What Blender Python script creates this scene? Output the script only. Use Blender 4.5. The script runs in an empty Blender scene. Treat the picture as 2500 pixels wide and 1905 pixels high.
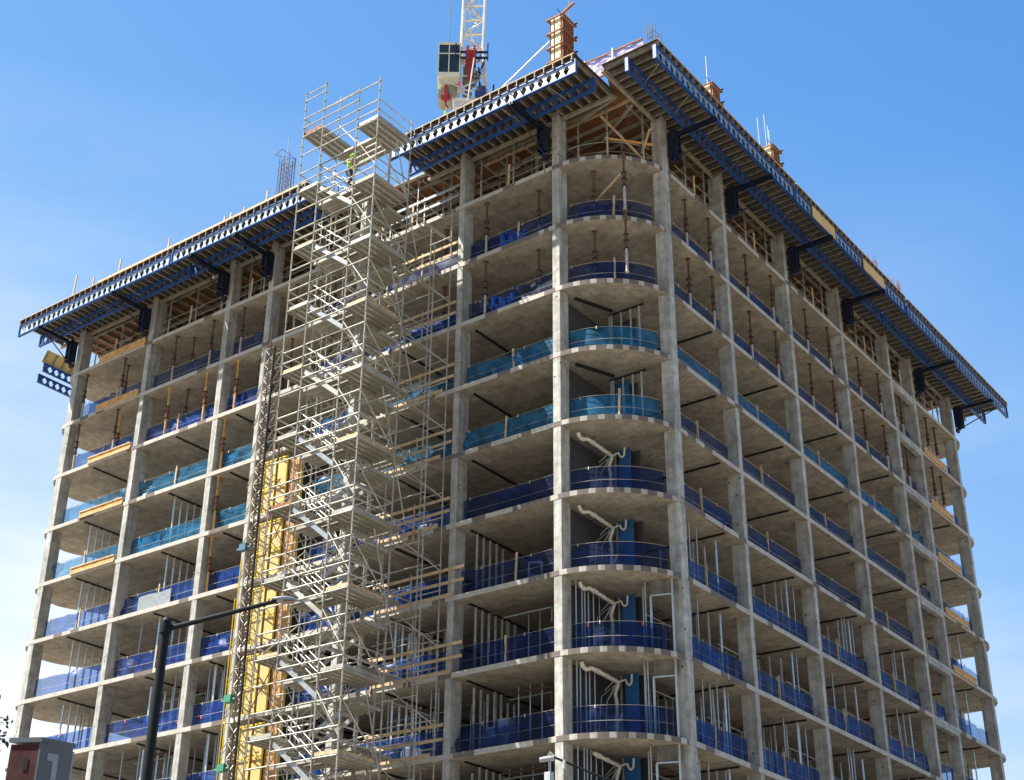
import bpy, math, random
from mathutils import Vector, Matrix
random.seed(7)
S = bpy.context.scene
COL = S.collection
R_ = math.radians
# ------------------------------------------------------------------ camera
cam = bpy.data.cameras.new('camera'); co = bpy.data.objects.new('camera', cam); COL.objects.link(co)
yaw, pitch, roll = 0.6804, 0.4738, 0.0278
f_ = Vector((-math.sin(yaw)*math.cos(pitch), math.cos(yaw)*math.cos(pitch), math.sin(pitch)))
r_ = Vector((math.cos(yaw), math.sin(yaw), 0)); u_ = r_.cross(f_)
r2 = math.cos(roll)*r_ + math.sin(roll)*u_; u2 = -math.sin(roll)*r_ + math.cos(roll)*u_
m = Matrix((r2, u2, -f_)).transposed().to_4x4(); m.translation = Vector((28.168, -40.381, -36.163))
co.matrix_world = m
cam.sensor_width = 36; cam.lens = 3513.27/2500*36
cam.shift_x = 0.0494; cam.shift_y = 0.0108
cam.clip_start = 0.1; cam.clip_end = 6000
S.camera = co
# ------------------------------------------------------------------ light
SUN = Vector((1.15, 1.0, -2.4)).normalized()          # direction the light travels
elev = math.asin(-SUN.z); az = math.atan2(-SUN.x, -SUN.y)   # compass angle of the sun, clockwise from +Y
w = bpy.data.worlds.new('World'); S.world = w; w.use_nodes = True
nt = w.node_tree; nt.nodes.clear()
N = nt.nodes.new; LK = nt.links.new
sky = N('ShaderNodeTexSky'); sky.sky_type = 'NISHITA'; sky.sun_disc = False
sky.sun_elevation = elev; sky.sun_rotation = az; sky.altitude = 0; sky.air_density = 1.15; sky.dust_density = 0.35; sky.ozone_density = 2.2
tc = N('ShaderNodeTexCoord'); sep = N('ShaderNodeSeparateXYZ'); LK(tc.outputs['Generated'], sep.inputs[0])
mp = N('ShaderNodeMapping'); mp.inputs['Scale'].default_value = (1.2, 1.2, 5.0); LK(tc.outputs['Generated'], mp.inputs[0])
nz = N('ShaderNodeTexNoise'); nz.inputs['Scale'].default_value = 2.6; nz.inputs['Detail'].default_value = 7; nz.inputs['Roughness'].default_value = .55
LK(mp.outputs[0], nz.inputs['Vector'])
cr = N('ShaderNodeValToRGB'); cr.color_ramp.elements[0].position = .36; cr.color_ramp.elements[1].position = .72
LK(nz.outputs['Fac'], cr.inputs[0])
mr = N('ShaderNodeMapRange'); mr.inputs['From Min'].default_value = .62; mr.inputs['From Max'].default_value = .12
mr.inputs['To Min'].default_value = 0; mr.inputs['To Max'].default_value = 1; LK(sep.outputs['Z'], mr.inputs['Value'])
# thin cloud lies low in the west (-x) part of the sky
dt = N('ShaderNodeVectorMath'); dt.operation = 'DOT_PRODUCT'; dt.inputs[1].default_value = (-.86, .50, 0); LK(tc.outputs['Generated'], dt.inputs[0])
m2 = N('ShaderNodeMapRange'); m2.inputs['From Min'].default_value = .55; m2.inputs['From Max'].default_value = 1.0; LK(dt.outputs['Value'], m2.inputs['Value'])
mu = N('ShaderNodeMath'); mu.operation = 'MULTIPLY'; LK(mr.outputs[0], mu.inputs[0]); LK(m2.outputs[0], mu.inputs[1])
pw = N('ShaderNodeMath'); pw.operation = 'POWER'; pw.inputs[1].default_value = .8; LK(mu.outputs[0], pw.inputs[0])
ad = N('ShaderNodeMath'); ad.operation = 'ADD'; ad.inputs[1].default_value = .45; LK(cr.outputs[0], ad.inputs[0])
mu2 = N('ShaderNodeMath'); mu2.operation = 'MULTIPLY'; mu2.use_clamp = True; LK(pw.outputs[0], mu2.inputs[0]); LK(ad.outputs[0], mu2.inputs[1])
mxc = N('ShaderNodeMix'); mxc.data_type = 'RGBA'; mxc.inputs['B'].default_value = (4.6, 4.8, 5.0, 1)
LK(mu2.outputs[0], mxc.inputs['Factor']); hs = N('ShaderNodeHueSaturation'); hs.inputs['Saturation'].default_value = 1.17; LK(sky.outputs[0], hs.inputs['Color']); 
g1 = N('ShaderNodeValToRGB'); g2 = N('ShaderNodeValToRGB'); LK(sep.outputs['Z'], g1.inputs[0]); LK(sep.outputs['Z'], g2.inputs[0])
def ramp(rn, stops):
    e = rn.color_ramp.elements; e[0].position = stops[0][0]; e[0].color = (*[x/6 for x in stops[0][1]], 1); e[1].position = stops[-1][0]; e[1].color = (*[x/6 for x in stops[-1][1]], 1)
    for p_, c_ in stops[1:-1]: n_ = e.new(p_); n_.color = (*[x/6 for x in c_], 1)
ramp(g1, [(0, (2.2, 3.2, 4.3)), (.28, (.95, 2.2, 4.05)), (.5, (.55, 1.7, 3.8)), (.8, (.34, 1.2, 3.2))])
ramp(g2, [(0, (3.6, 4.1, 4.6)), (.28, (1.8, 2.95, 4.3)), (.5, (1.0, 2.25, 4.15)), (.8, (.75, 1.75, 3.8))])
dr_ = N('ShaderNodeVectorMath'); dr_.operation = 'DOT_PRODUCT'; dr_.inputs[1].default_value = (.78, .62, 0); LK(tc.outputs['Generated'], dr_.inputs[0])
mr3 = N('ShaderNodeMapRange'); mr3.inputs['From Min'].default_value = .36; mr3.inputs['From Max'].default_value = -.36; LK(dr_.outputs['Value'], mr3.inputs['Value'])
gm = N('ShaderNodeMix'); gm.data_type = 'RGBA'; LK(mr3.outputs[0], gm.inputs['Factor']); LK(g1.outputs[0], gm.inputs['A']); LK(g2.outputs[0], gm.inputs['B'])
gs = N('ShaderNodeVectorMath'); gs.operation = 'SCALE'; gs.inputs['Scale'].default_value = 6; LK(gm.outputs['Result'], gs.inputs[0])
bl = N('ShaderNodeMix'); bl.data_type = 'RGBA'; bl.inputs['Factor'].default_value = .85; LK(hs.outputs[0], bl.inputs['A']); LK(gs.outputs[0], bl.inputs['B']); 
mr4 = N('ShaderNodeMapRange'); mr4.inputs['From Min'].default_value = .42; mr4.inputs['From Max'].default_value = .85; mr4.inputs['To Min'].default_value = 1.0; mr4.inputs['To Max'].default_value = 1.05; LK(dr_.outputs['Value'], mr4.inputs['Value'])
db = N('ShaderNodeVectorMath'); db.operation = 'DOT_PRODUCT'; db.inputs[1].default_value = (.57, -.82, 0); LK(tc.outputs['Generated'], db.inputs[0])
mr5 = N('ShaderNodeMapRange'); mr5.inputs['From Min'].default_value = .0; mr5.inputs['From Max'].default_value = .6; mr5.inputs['To Min'].default_value = 1.0; mr5.inputs['To Max'].default_value = .45; LK(db.outputs['Value'], mr5.inputs['Value'])  # unseen sky behind the camera dimmed to cut fill on shaded faces
mm4 = N('ShaderNodeMath'); mm4.operation = 'MULTIPLY'; LK(mr4.outputs[0], mm4.inputs[0]); LK(mr5.outputs[0], mm4.inputs[1])
sc4 = N('ShaderNodeVectorMath'); sc4.operation = 'SCALE'; LK(bl.outputs['Result'], sc4.inputs[0]); LK(mm4.outputs[0], sc4.inputs['Scale']); LK(sc4.outputs[0], mxc.inputs['A'])
bg = N('ShaderNodeBackground'); bg.inputs['Strength'].default_value = .083; LK(mxc.outputs['Result'], bg.inputs[0])
wo = N('ShaderNodeOutputWorld'); LK(bg.outputs[0], wo.inputs[0])
sl = bpy.data.lights.new('sun', 'SUN'); sl.energy = 5.0; sl.angle = R_(.53); sl.color = (1, .95, .86)
so = bpy.data.objects.new('sun', sl); COL.objects.link(so); so.rotation_euler = SUN.to_track_quat('-Z', 'Y').to_euler()
S.view_settings.view_transform = 'Standard'; S.view_settings.look = 'None'; S.view_settings.exposure = 1.5; S.view_settings.gamma = 1
# ------------------------------------------------------------------ materials
def mat(name, col, rough=.7, metal=0, var=.12, nscale=3.0, col2=None, bump=0, spec=.4, streak=False):
    M_ = bpy.data.materials.new(name); M_.use_nodes = True; t = M_.node_tree; b = t.nodes['Principled BSDF']
    b.inputs['Roughness'].default_value = rough; b.inputs['Metallic'].default_value = metal; b.inputs['Specular IOR Level'].default_value = spec
    c = t.nodes.new('ShaderNodeTexCoord'); n = t.nodes.new('ShaderNodeTexNoise'); n.inputs['Scale'].default_value = nscale; n.inputs['Detail'].default_value = 6
    n.inputs['Roughness'].default_value = .65
    src = c.outputs['Object']
    if streak:
        mm = t.nodes.new('ShaderNodeMapping'); mm.inputs['Scale'].default_value = (1, 1, .18); t.links.new(src, mm.inputs[0]); src = mm.outputs[0]
    t.links.new(src, n.inputs['Vector'])
    r = t.nodes.new('ShaderNodeValToRGB'); r.color_ramp.elements[0].position = .32; r.color_ramp.elements[1].position = .68
    c2 = col2 if col2 else tuple(max(0, x*(1-var*2)) for x in col)
    r.color_ramp.elements[0].color = (*c2, 1); r.color_ramp.elements[1].color = (*[min(1, x*(1+var*.5)) for x in col], 1)
    t.links.new(n.outputs['Fac'], r.inputs[0]); t.links.new(r.outputs[0], b.inputs['Base Color'])
    if bump:
        bp = t.nodes.new('ShaderNodeBump'); bp.inputs['Strength'].default_value = bump; bp.inputs['Distance'].default_value = .02
        t.links.new(n.outputs['Fac'], bp.inputs['Height']); t.links.new(bp.outputs[0], b.inputs['Normal'])
    return M_
def concrete(name, col, panels=False, edge=False):
    M_ = mat(name, col, .88, 0, .16, .9, bump=.25, spec=.25); t = M_.node_tree; b = t.nodes['Principled BSDF']; L = t.links.new; NN = t.nodes.new
    base = b.inputs['Base Color'].links[0].from_socket
    c = NN('ShaderNodeTexCoord'); oi = NN('ShaderNodeObjectInfo')
    # fine blotches and pour stains, different on each object
    av = NN('ShaderNodeVectorMath'); av.operation = 'ADD'; L(c.outputs['Object'], av.inputs[0])
    cm = NN('ShaderNodeCombineXYZ'); L(oi.outputs['Random'], cm.inputs[0]); sc = NN('ShaderNodeVectorMath'); sc.operation = 'SCALE'; sc.inputs['Scale'].default_value = 60
    L(cm.outputs[0], sc.inputs[0]); L(sc.outputs[0], av.inputs[1])
    n2 = NN('ShaderNodeTexNoise'); n2.inputs['Scale'].default_value = 2.6; n2.inputs['Detail'].default_value = 9; n2.inputs['Roughness'].default_value = .72; L(av.outputs[0], n2.inputs['Vector'])
    r2_ = NN('ShaderNodeValToRGB'); r2_.color_ramp.elements[0].position = .38; r2_.color_ramp.elements[0].color = (.62, .6, .57, 1); r2_.color_ramp.elements[1].position = .58; r2_.color_ramp.elements[1].color = (1, 1, 1, 1)
    L(n2.outputs['Fac'], r2_.inputs[0])
    mx = NN('ShaderNodeMix'); mx.data_type = 'RGBA'; mx.blend_type = 'MULTIPLY'; mx.inputs['Factor'].default_value = .8; L(base, mx.inputs['A']); L(r2_.outputs[0], mx.inputs['B'])
    out = mx.outputs['Result']
    vo = NN('ShaderNodeTexVoronoi'); vo.inputs['Scale'].default_value = 1.7; L(av.outputs[0], vo.inputs['Vector'])
    lt = NN('ShaderNodeMath'); lt.operation = 'LESS_THAN'; lt.inputs[1].default_value = .075; L(vo.outputs['Distance'], lt.inputs[0])
    mh = NN('ShaderNodeMix'); mh.data_type = 'RGBA'; mh.inputs['B'].default_value = (.07, .06, .055, 1); L(lt.outputs[0], mh.inputs['Factor']); L(out, mh.inputs['A']); out = mh.outputs['Result']
    ge = NN('ShaderNodeNewGeometry'); sx = NN('ShaderNodeSeparateXYZ'); L(ge.outputs['Normal'], sx.inputs[0])
    if not panels:
        ms = NN('ShaderNodeMapping'); ms.inputs['Scale'].default_value = (5, 5, .3); L(av.outputs[0], ms.inputs[0]); ns = NN('ShaderNodeTexNoise'); ns.inputs['Scale'].default_value = 1.0; ns.inputs['Detail'].default_value = 5; L(ms.outputs[0], ns.inputs['Vector'])
        rs = NN('ShaderNodeValToRGB'); rs.color_ramp.elements[0].position = .38; rs.color_ramp.elements[0].color = (.66, .65, .63, 1); rs.color_ramp.elements[1].position = .6; rs.color_ramp.elements[1].color = (1, 1, 1, 1); L(ns.outputs['Fac'], rs.inputs[0])
        mq = NN('ShaderNodeMix'); mq.data_type = 'RGBA'; mq.blend_type = 'MULTIPLY'; mq.inputs['Factor'].default_value = .75; L(out, mq.inputs['A']); L(rs.outputs[0], mq.inputs['B']); out = mq.outputs['Result']
        sz = NN('ShaderNodeSeparateXYZ'); L(c.outputs['Object'], sz.inputs[0]); fz = NN('ShaderNodeMath'); fz.operation = 'PINGPONG'; fz.inputs[1].default_value = 1.5; L(sz.outputs['Z'], fz.inputs[0])
        lz = NN('ShaderNodeMath'); lz.operation = 'LESS_THAN'; lz.inputs[1].default_value = .03; L(fz.outputs[0], lz.inputs[0]); hz = NN('ShaderNodeMath'); hz.operation = 'MULTIPLY'; hz.inputs[1].default_value = .35; L(lz.outputs[0], hz.inputs[0])
        mj = NN('ShaderNodeMix'); mj.data_type = 'RGBA'; mj.inputs['B'].default_value = (.2, .17, .14, 1); L(hz.outputs[0], mj.inputs['Factor']); L(out, mj.inputs['A']); out = mj.outputs['Result']
    if panels:
        br = NN('ShaderNodeTexBrick'); br.inputs['Scale'].default_value = 1; br.inputs['Brick Width'].default_value = 2.44; br.inputs['Row Height'].default_value = 1.22
        br.inputs['Mortar Size'].default_value = .018; br.inputs['Mortar Smooth'].default_value = .6
        br.inputs['Color1'].default_value = (1, 1, 1, 1); br.inputs['Color2'].default_value = (.86, .85, .84, 1); br.inputs['Mortar'].default_value = (.66, .62, .56, 1)
        L(c.outputs['Object'], br.inputs['Vector'])
        m3 = NN('ShaderNodeMix'); m3.data_type = 'RGBA'; m3.blend_type = 'MULTIPLY'; m3.inputs['Factor'].default_value = 1; L(out, m3.inputs['A']); L(br.outputs['Color'], m3.inputs['B']); out = m3.outputs['Result']
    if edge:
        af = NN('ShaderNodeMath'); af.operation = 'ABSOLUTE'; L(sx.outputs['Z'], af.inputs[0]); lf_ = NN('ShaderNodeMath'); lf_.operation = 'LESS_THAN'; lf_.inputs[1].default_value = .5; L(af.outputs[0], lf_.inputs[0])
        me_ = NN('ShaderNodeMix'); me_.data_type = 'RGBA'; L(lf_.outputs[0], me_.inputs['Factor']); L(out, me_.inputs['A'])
        mv = NN('ShaderNodeMix'); mv.data_type = 'RGBA'; mv.blend_type = 'MULTIPLY'; mv.inputs['Factor'].default_value = .6; mv.inputs['A'].default_value = (.50, .475, .43, 1); L(r2_.outputs[0], mv.inputs['B']); L(mv.outputs['Result'], me_.inputs['B']); out = me_.outputs['Result']  # vertical rim coloured paler than the soffit, standing in for sunlight
        # cast-in pockets and dark form strips along the slab rim, strongest round the corner
        s2 = NN('ShaderNodeSeparateXYZ'); L(c.outputs['Object'], s2.inputs[0])
        a = NN('ShaderNodeMath'); a.operation = 'ADD'; L(s2.outputs['X'], a.inputs[0]); L(s2.outputs['Y'], a.inputs[1])
        a2 = NN('ShaderNodeMath'); a2.operation = 'MULTIPLY_ADD'; a2.inputs[1].default_value = 1.55; L(a.outputs[0], a2.inputs[0])
        k = NN('ShaderNodeMath'); k.operation = 'MULTIPLY'; k.inputs[1].default_value = 37.3; L(oi.outputs['Random'], k.inputs[0]); L(k.outputs[0], a2.inputs[2])
        fl = NN('ShaderNodeMath'); fl.operation = 'FLOOR'; L(a2.outputs[0], fl.inputs[0])
        wn = NN('ShaderNodeTexWhiteNoise'); wn.noise_dimensions = '1D'; L(fl.outputs[0], wn.inputs['W'])
        ab = NN('ShaderNodeMath'); ab.operation = 'ABSOLUTE'; sb = NN('ShaderNodeMath'); sb.operation = 'SUBTRACT'; sb.inputs[1].default_value = 3.0; L(a.outputs[0], sb.inputs[0]); L(sb.outputs[0], ab.inputs[0])
        pr = NN('ShaderNodeMapRange'); pr.inputs['From Min'].default_value = 3; pr.inputs['From Max'].default_value = 12; pr.inputs['To Min'].default_value = .42; pr.inputs['To Max'].default_value = .07; L(ab.outputs[0], pr.inputs['Value'])
        ls = NN('ShaderNodeMath'); ls.operation = 'LESS_THAN'; L(wn.outputs['Value'], ls.inputs[0]); L(pr.outputs[0], ls.inputs[1])
        kf = NN('ShaderNodeMath'); kf.operation = 'MULTIPLY_ADD'; kf.inputs[1].default_value = 1.12; L(a.outputs[0], kf.inputs[0]); L(oi.outputs['Random'], kf.inputs[2])
        kr = NN('ShaderNodeMath'); kr.operation = 'FRACT'; L(kf.outputs[0], kr.inputs[0]); kl = NN('ShaderNodeMath'); kl.operation = 'LESS_THAN'; kl.inputs[1].default_value = .62; L(kr.outputs[0], kl.inputs[0])
        nr = NN('ShaderNodeMath'); nr.operation = 'LESS_THAN'; nr.inputs[1].default_value = 3.4; L(ab.outputs[0], nr.inputs[0])
        mxn = NN('ShaderNodeMix'); mxn.data_type = 'FLOAT'; L(nr.outputs[0], mxn.inputs[0]); L(ls.outputs[0], mxn.inputs[2]); L(kl.outputs[0], mxn.inputs[3])
        az_ = NN('ShaderNodeMath'); az_.operation = 'ABSOLUTE'; L(sx.outputs['Z'], az_.inputs[0]); l5 = NN('ShaderNodeMath'); l5.operation = 'LESS_THAN'; l5.inputs[1].default_value = .5; L(az_.outputs[0], l5.inputs[0])
        mm = NN('ShaderNodeMath'); mm.operation = 'MULTIPLY'; L(mxn.outputs[0], mm.inputs[0]); L(l5.outputs[0], mm.inputs[1])
        m8 = NN('ShaderNodeMath'); m8.operation = 'MULTIPLY'; m8.inputs[1].default_value = .8; L(mm.outputs[0], m8.inputs[0])
        m4 = NN('ShaderNodeMix'); m4.data_type = 'RGBA'; m4.inputs['B'].default_value = (.10, .075, .072, 1); L(m8.outputs[0], m4.inputs['Factor']); L(out, m4.inputs['A']); out = m4.outputs['Result']
    L(out, b.inputs['Base Color'])
    return M_
def netmat(name, col, see):
    M_ = bpy.data.materials.new(name); M_.use_nodes = True; t = M_.node_tree; t.nodes.clear(); NN = t.nodes.new; L = t.links.new
    c = NN('ShaderNodeTexCoord'); n = NN('ShaderNodeTexNoise'); n.inputs['Scale'].default_value = 2.2; n.inputs['Detail'].default_value = 4; L(c.outputs['Object'], n.inputs['Vector'])
    r = NN('ShaderNodeValToRGB'); r.color_ramp.elements[0].color = (*[x*.6 for x in col], 1); r.color_ramp.elements[1].color = (*[min(1, x*1.5) for x in col], 1)
    r.color_ramp.elements[0].position = .35; r.color_ramp.elements[1].position = .7; L(n.outputs['Fac'], r.inputs[0])
    d = NN('ShaderNodeBsdfPrincipled'); d.inputs['Roughness'].default_value = .45; L(r.outputs[0], d.inputs['Base Color'])
    tr = NN('ShaderNodeBsdfTranslucent'); L(r.outputs[0], tr.inputs[0])
    tp = NN('ShaderNodeBsdfTransparent'); tp.inputs[0].default_value = (.62+col[0]*.3, .74+col[1]*.3, .98, 1)
    m1 = NN('ShaderNodeMixShader'); m1.inputs[0].default_value = .4; L(d.outputs[0], m1.inputs[1]); L(tr.outputs[0], m1.inputs[2])
    m2_ = NN('ShaderNodeMixShader'); m2_.inputs[0].default_value = see; L(m1.outputs[0], m2_.inputs[1]); L(tp.outputs[0], m2_.inputs[2])
    o = NN('ShaderNodeOutputMaterial'); L(m2_.outputs[0], o.inputs[0]); return M_
def glass(name, col):
    M_ = mat(name, col, .08, 0, .3, 1.5, spec=.8); return M_
CON = concrete('cast_concrete', (.56, .56, .53)); SLB = concrete('slab_concrete', (.46, .415, .35), True, True)
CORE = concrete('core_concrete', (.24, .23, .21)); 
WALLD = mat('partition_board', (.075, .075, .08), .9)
GALV = mat('galvanised_steel', (.46, .47, .45), .38, .55, .14, 5); SCAF = mat('scaffold_tube', (.47, .475, .44), .45, .2, .2, 1.4, (.30, .26, .20))
DECKM = mat('scaffold_plank_steel', (.40, .38, .33), .6, .1, .1, 8)
STUD = mat('stud_steel', (.66, .69, .70), .3, .55, .08, 4)
BLUE = mat('truss_flange_blue', (.025, .085, .31), .45, .1, .18, 2); WEB = mat('truss_web_sunlit', (.50, .62, .74), .42, .15, .14, 3); WEBR = mat('truss_web_shaded', (.26, .38, .56), .45, .15, .2, 3); WEBB = mat('truss_web_deep_shade', (.055, .11, .30), .5, .15, .3, 3)  # same web steel three times, sun and shade put into its colour
NAVY = mat('bracket_navy', (.012, .018, .045), .5, .2, .2, 3)
ALU = mat('aluminium_joist', (.31, .28, .235), .6, .25, .28, 2.5); PLY = mat('form_plywood', (.24, .105, .042), .7, 0, .3, 1.3, (.10, .045, .022))
PLYY = mat('fresh_plywood', (.70, .47, .18), .6, 0, .2, 2, (.58, .36, .12)); PLYC = mat('cream_form_ply', (.85, .72, .40), .6, 0, .12, 2); PLYT = mat('deck_plywood', (.085, .058, .038), .7, 0, .25, 1.5)
WOOD = mat('pale_timber', (.60, .46, .29), .8, 0, .22, 5, (.38, .26, .15)); WOODO = mat('orange_timber', (.72, .40, .13), .75, 0, .22, 3, (.42, .22, .07)); WOODG = mat('weathered_timber', (.33, .29, .23), .85, 0, .2, 3)
RUST = mat('rusty_steel', (.17, .085, .05), .85, .1, .35, 9, (.07, .04, .03)); RUSTO = mat('orange_rust_steel', (.33, .125, .055), .8, 0, .25, 6, (.15, .055, .03))
PALE = mat('pale_prop_steel', (.58, .53, .47), .6, .2, .2, 8, (.35, .27, .21)); DARK = mat('dark_steel', (.03, .03, .032), .6, .3, .2, 5)
BLK = mat('black_track', (.014, .014, .016), .8); WHITE = mat('crane_white_paint', (.74, .74, .72), .45, .05, .12, 2, (.50, .48, .44)); RED = mat('crane_red_paint', (.38, .03, .03), .5, 0, .2, 3)
CREAM = mat('cab_cream_paint', (.66, .63, .50), .5, 0, .1, 2); GLS = glass('tinted_glass', (.025, .045, .06)); DBLUE = mat('machine_blue', (.02, .03, .16), .5)
YEL = mat('gate_yellow_paint', (.80, .60, .05), .5, 0, .15, 2, (.60, .42, .04)); YPL = mat('yellowed_ply', (.55, .42, .15), .7, 0, .12, 1.2, (.52, .40, .15)); OPL = mat('amber_ply', (.55, .33, .14), .65, 0, .25, 1.5, (.42, .2, .05))
SPRAY = mat('red_spray_paint', (.65, .13, .05), .7)
NETR = netmat('net_royal_blue', (.012, .065, .34), .42); NETI = netmat('net_indigo', (.030, .055, .22), .56); NETC = netmat('net_cyan', (.025, .22, .44), .45); NETM = netmat('net_mid_blue', (.025, .085, .34), .50); NETD = netmat('net_dark_indigo', (.012, .030, .15), .56); PINK = netmat('pink_film', (.62, .40, .56), .35)
TARP = mat('blue_tarpaulin', (.015, .10, .50), .35, 0, .4, 2.5, bump=.5); FLAG = mat('orange_flag', (.75, .12, .05), .7)
PVC = mat('white_pvc', (.78, .75, .68), .5, 0, .12, 4); BBRD = mat('blue_wallboard', (.03, .14, .38), .8, 0, .1, 1)
WRAP = mat('white_wrap', (.55, .57, .59), .35, 0, .2, 3); MAROON = mat('maroon_crate', (.22, .015, .05), .6); HIVIS = mat('hi_vis_lime', (.42, .85, .03), .7); SKIN = mat('skin', (.45, .27, .19), .6); JEAN = mat('dark_work_trousers', (.03, .035, .05), .8)
BRK = mat('dark_red_cladding', (.075, .014, .016), .8, 0, .3, 2); GREYP = mat('grey_metal_cladding', (.13, .145, .165), .5, .2, .08, .6); NUM = mat('pale_numeral', (.30, .34, .38), .6)
LAMPB = mat('lamp_black_paint', (.006, .008, .010), .6, 0, .2, 1, spec=.25); LAMPH = mat('lamp_head_grey', (.32, .36, .42), .4, .4, .1, 3); LENS = mat('lamp_lens', (.25, .12, .08), .2)
LEAF = mat('conifer_leaf', (.02, .045, .02), .7, 0, .3, 6); BARK = mat('bark', (.07, .05, .035), .9); GREEN = mat('green_clamp_paint', (.05, .25, .16), .6); TEAL = mat('teal_clamp_paint', (.06, .17, .24), .6)
GRD = mat('site_ground', (.27, .235, .18), .95, 0, .2, .15); ASPH = mat('asphalt', (.06, .06, .06), .9, 0, .15, 1); KERB = mat('kerb_concrete', (.4, .39, .36), .9)
# ------------------------------------------------------------------ mesh builder
class MB:
    def __init__(s): s.v = []; s.f = []; s.mi = []; s.m = []
    def add(s, vs, fs, m=0):
        n = len(s.v); s.v += [tuple(p) for p in vs]; s.f += [tuple(i+n for i in f) for f in fs]; s.mi += [m]*len(fs)
    def box(s, x0, x1, y0, y1, z0, z1, m=0):
        s.add([(x0,y0,z0),(x1,y0,z0),(x1,y1,z0),(x0,y1,z0),(x0,y0,z1),(x1,y0,z1),(x1,y1,z1),(x0,y1,z1)],
              [(0,3,2,1),(4,5,6,7),(0,1,5,4),(1,2,6,5),(2,3,7,6),(3,0,4,7)], m)
    def beam(s, p, q, w, h, up=(0,0,1), m=0):
        p = Vector(p); q = Vector(q); d = (q-p).normalized(); up = Vector(up)
        if abs(d.dot(up)) > .98: up = Vector((0,1,0))
        a = d.cross(up).normalized()*w/2; b = a.cross(d).normalized()*h/2
        s.add([p-a-b,p+a-b,p+a+b,p-a+b,q-a-b,q+a-b,q+a+b,q-a+b],[(0,1,2,3),(4,7,6,5),(0,4,5,1),(1,5,6,2),(2,6,7,3),(3,7,4,0)], m)
    def tube(s, p, q, r, n=6, r2=None, m=0):
        p = Vector(p); q = Vector(q); d = (q-p).normalized(); up = Vector((0,0,1)) if abs(d.z) < .95 else Vector((1,0,0))
        a = d.cross(up).normalized(); b = a.cross(d); r2 = r if r2 is None else r2; vs = []
        for k in range(n):
            t = 2*math.pi*k/n; e = a*math.cos(t)+b*math.sin(t); vs.append(p+e*r); vs.append(q+e*r2)
        fs = [(2*k, 2*k+1, (2*k+3) % (2*n), (2*k+2) % (2*n)) for k in range(n)]
        fs += [tuple(range(0, 2*n, 2)), tuple(range(2*n-1, 0, -2))]
        s.add(vs, fs, m)
    def path(s, pts, r, n=6, m=0):
        for a, b in zip(pts, pts[1:]): s.tube(a, b, r, n, m=m)
    def prism(s, poly, fn, t0, t1, m=0):
        n = len(poly); vs = [fn(u, v, t0) for u, v in poly]+[fn(u, v, t1) for u, v in poly]
        fs = [tuple(range(n)), tuple(range(2*n-1, n-1, -1))]+[(i, i+n, (i+1) % n+n, (i+1) % n) for i in range(n)]
        s.add(vs, fs, m)
    def obj(s, name, mats, parent=None, loc=(0,0,0), rz=0, smooth=False, bevel=0):
        me = bpy.data.meshes.new(name); me.from_pydata(s.v, [], s.f); me.update()
        if not isinstance(mats, (list, tuple)): mats = [mats]
        for x in mats: me.materials.append(x)
        for p, i in zip(me.polygons, s.mi): p.material_index = i; p.use_smooth = smooth
        bm_fix(me)
        o = bpy.data.objects.new(name, me); COL.objects.link(o); o.location = loc; o.rotation_euler = (0,0,rz)
        if parent: o.parent = parent
        if bevel: b = o.modifiers.new('bevel','BEVEL'); b.width = bevel; b.segments = 2; b.limit_method = 'ANGLE'
        return o
import bmesh
def bm_fix(me):
    b = bmesh.new(); b.from_mesh(me); bmesh.ops.recalc_face_normals(b, faces=b.faces); b.to_mesh(me); b.free()
def short(l):
    for a, b in ((' under the top slab', ' down'), (' under top slab', ' down'), ('guardrail of two ', 'guardrail of '), (' outside the netting', ''), (' resting on edge of', ' on'), (' hanging under', ' under'), (' standing on ', ' on '), (' between steel studs', ''), (' of the right facade', ' at right'), (' left of the corner', ' left of corner'), (' right of the corner', ' right of corner'), ('in the rounded corner bay', 'in rounded corner bay'),
                 (' left of the hoist mast', ' left of hoist mast'), (' left of the narrow bay', ' left of the narrow one'), ('under the roof formwork', 'under roof formwork'), (' the ', ' ')):
        if len(l.split()) > 15: l = l.replace(a, b)
    return l
def tag(o, label, cat, group=None, kind=None):
    if label: label = short(label)
    if label: o['label'] = label
    if cat: o['category'] = cat
    if group: o['group'] = group
    if kind: o['kind'] = kind
    return o
def thing(name, label, cat, loc=(0,0,0), rz=0, group=None):
    o = bpy.data.objects.new(name, None); COL.objects.link(o); o.location = loc; o.rotation_euler = (0,0,rz); o.empty_display_size = .3
    return tag(o, label, cat, group)
def dup(root, loc, rz, label, group=None):
    r = root.copy(); COL.objects.link(r); r.location = loc; r.rotation_euler = (0,0,rz); r['label'] = short(label)
    if group: r['group'] = group
    for ch in list(root.children):
        c = ch.copy(); COL.objects.link(c); c.parent = r
        for g in ch.children:
            d = g.copy(); COL.objects.link(d); d.parent = c
    return r
ORD = ['', 'first', 'second', 'third', 'fourth', 'fifth', 'sixth', 'seventh', 'eighth', 'ninth', 'tenth', 'eleventh', 'twelfth', 'thirteenth', 'fourteenth', 'fifteenth', 'sixteenth']
ORDX = ORD+['seventeenth','eighteenth','nineteenth','twentieth','twenty-first','twenty-second','twenty-third']
X0 = 3.75
Zb = lambda k: -3.0*(k-1)             # underside of slab k (1 = top finished slab)
Zt = lambda k: -3.0*(k-1)+.2          # top of slab k
NS = 12
LC = [(0, .36, .6), (-4.95, .30, .68), (-10.85, .33, .65), (-16.76, .34, .6), (-19.73, .36, .56), (-25.57, .36, .72), (-31.6, .45, .62)]   # left edge x, width, depth
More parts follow.
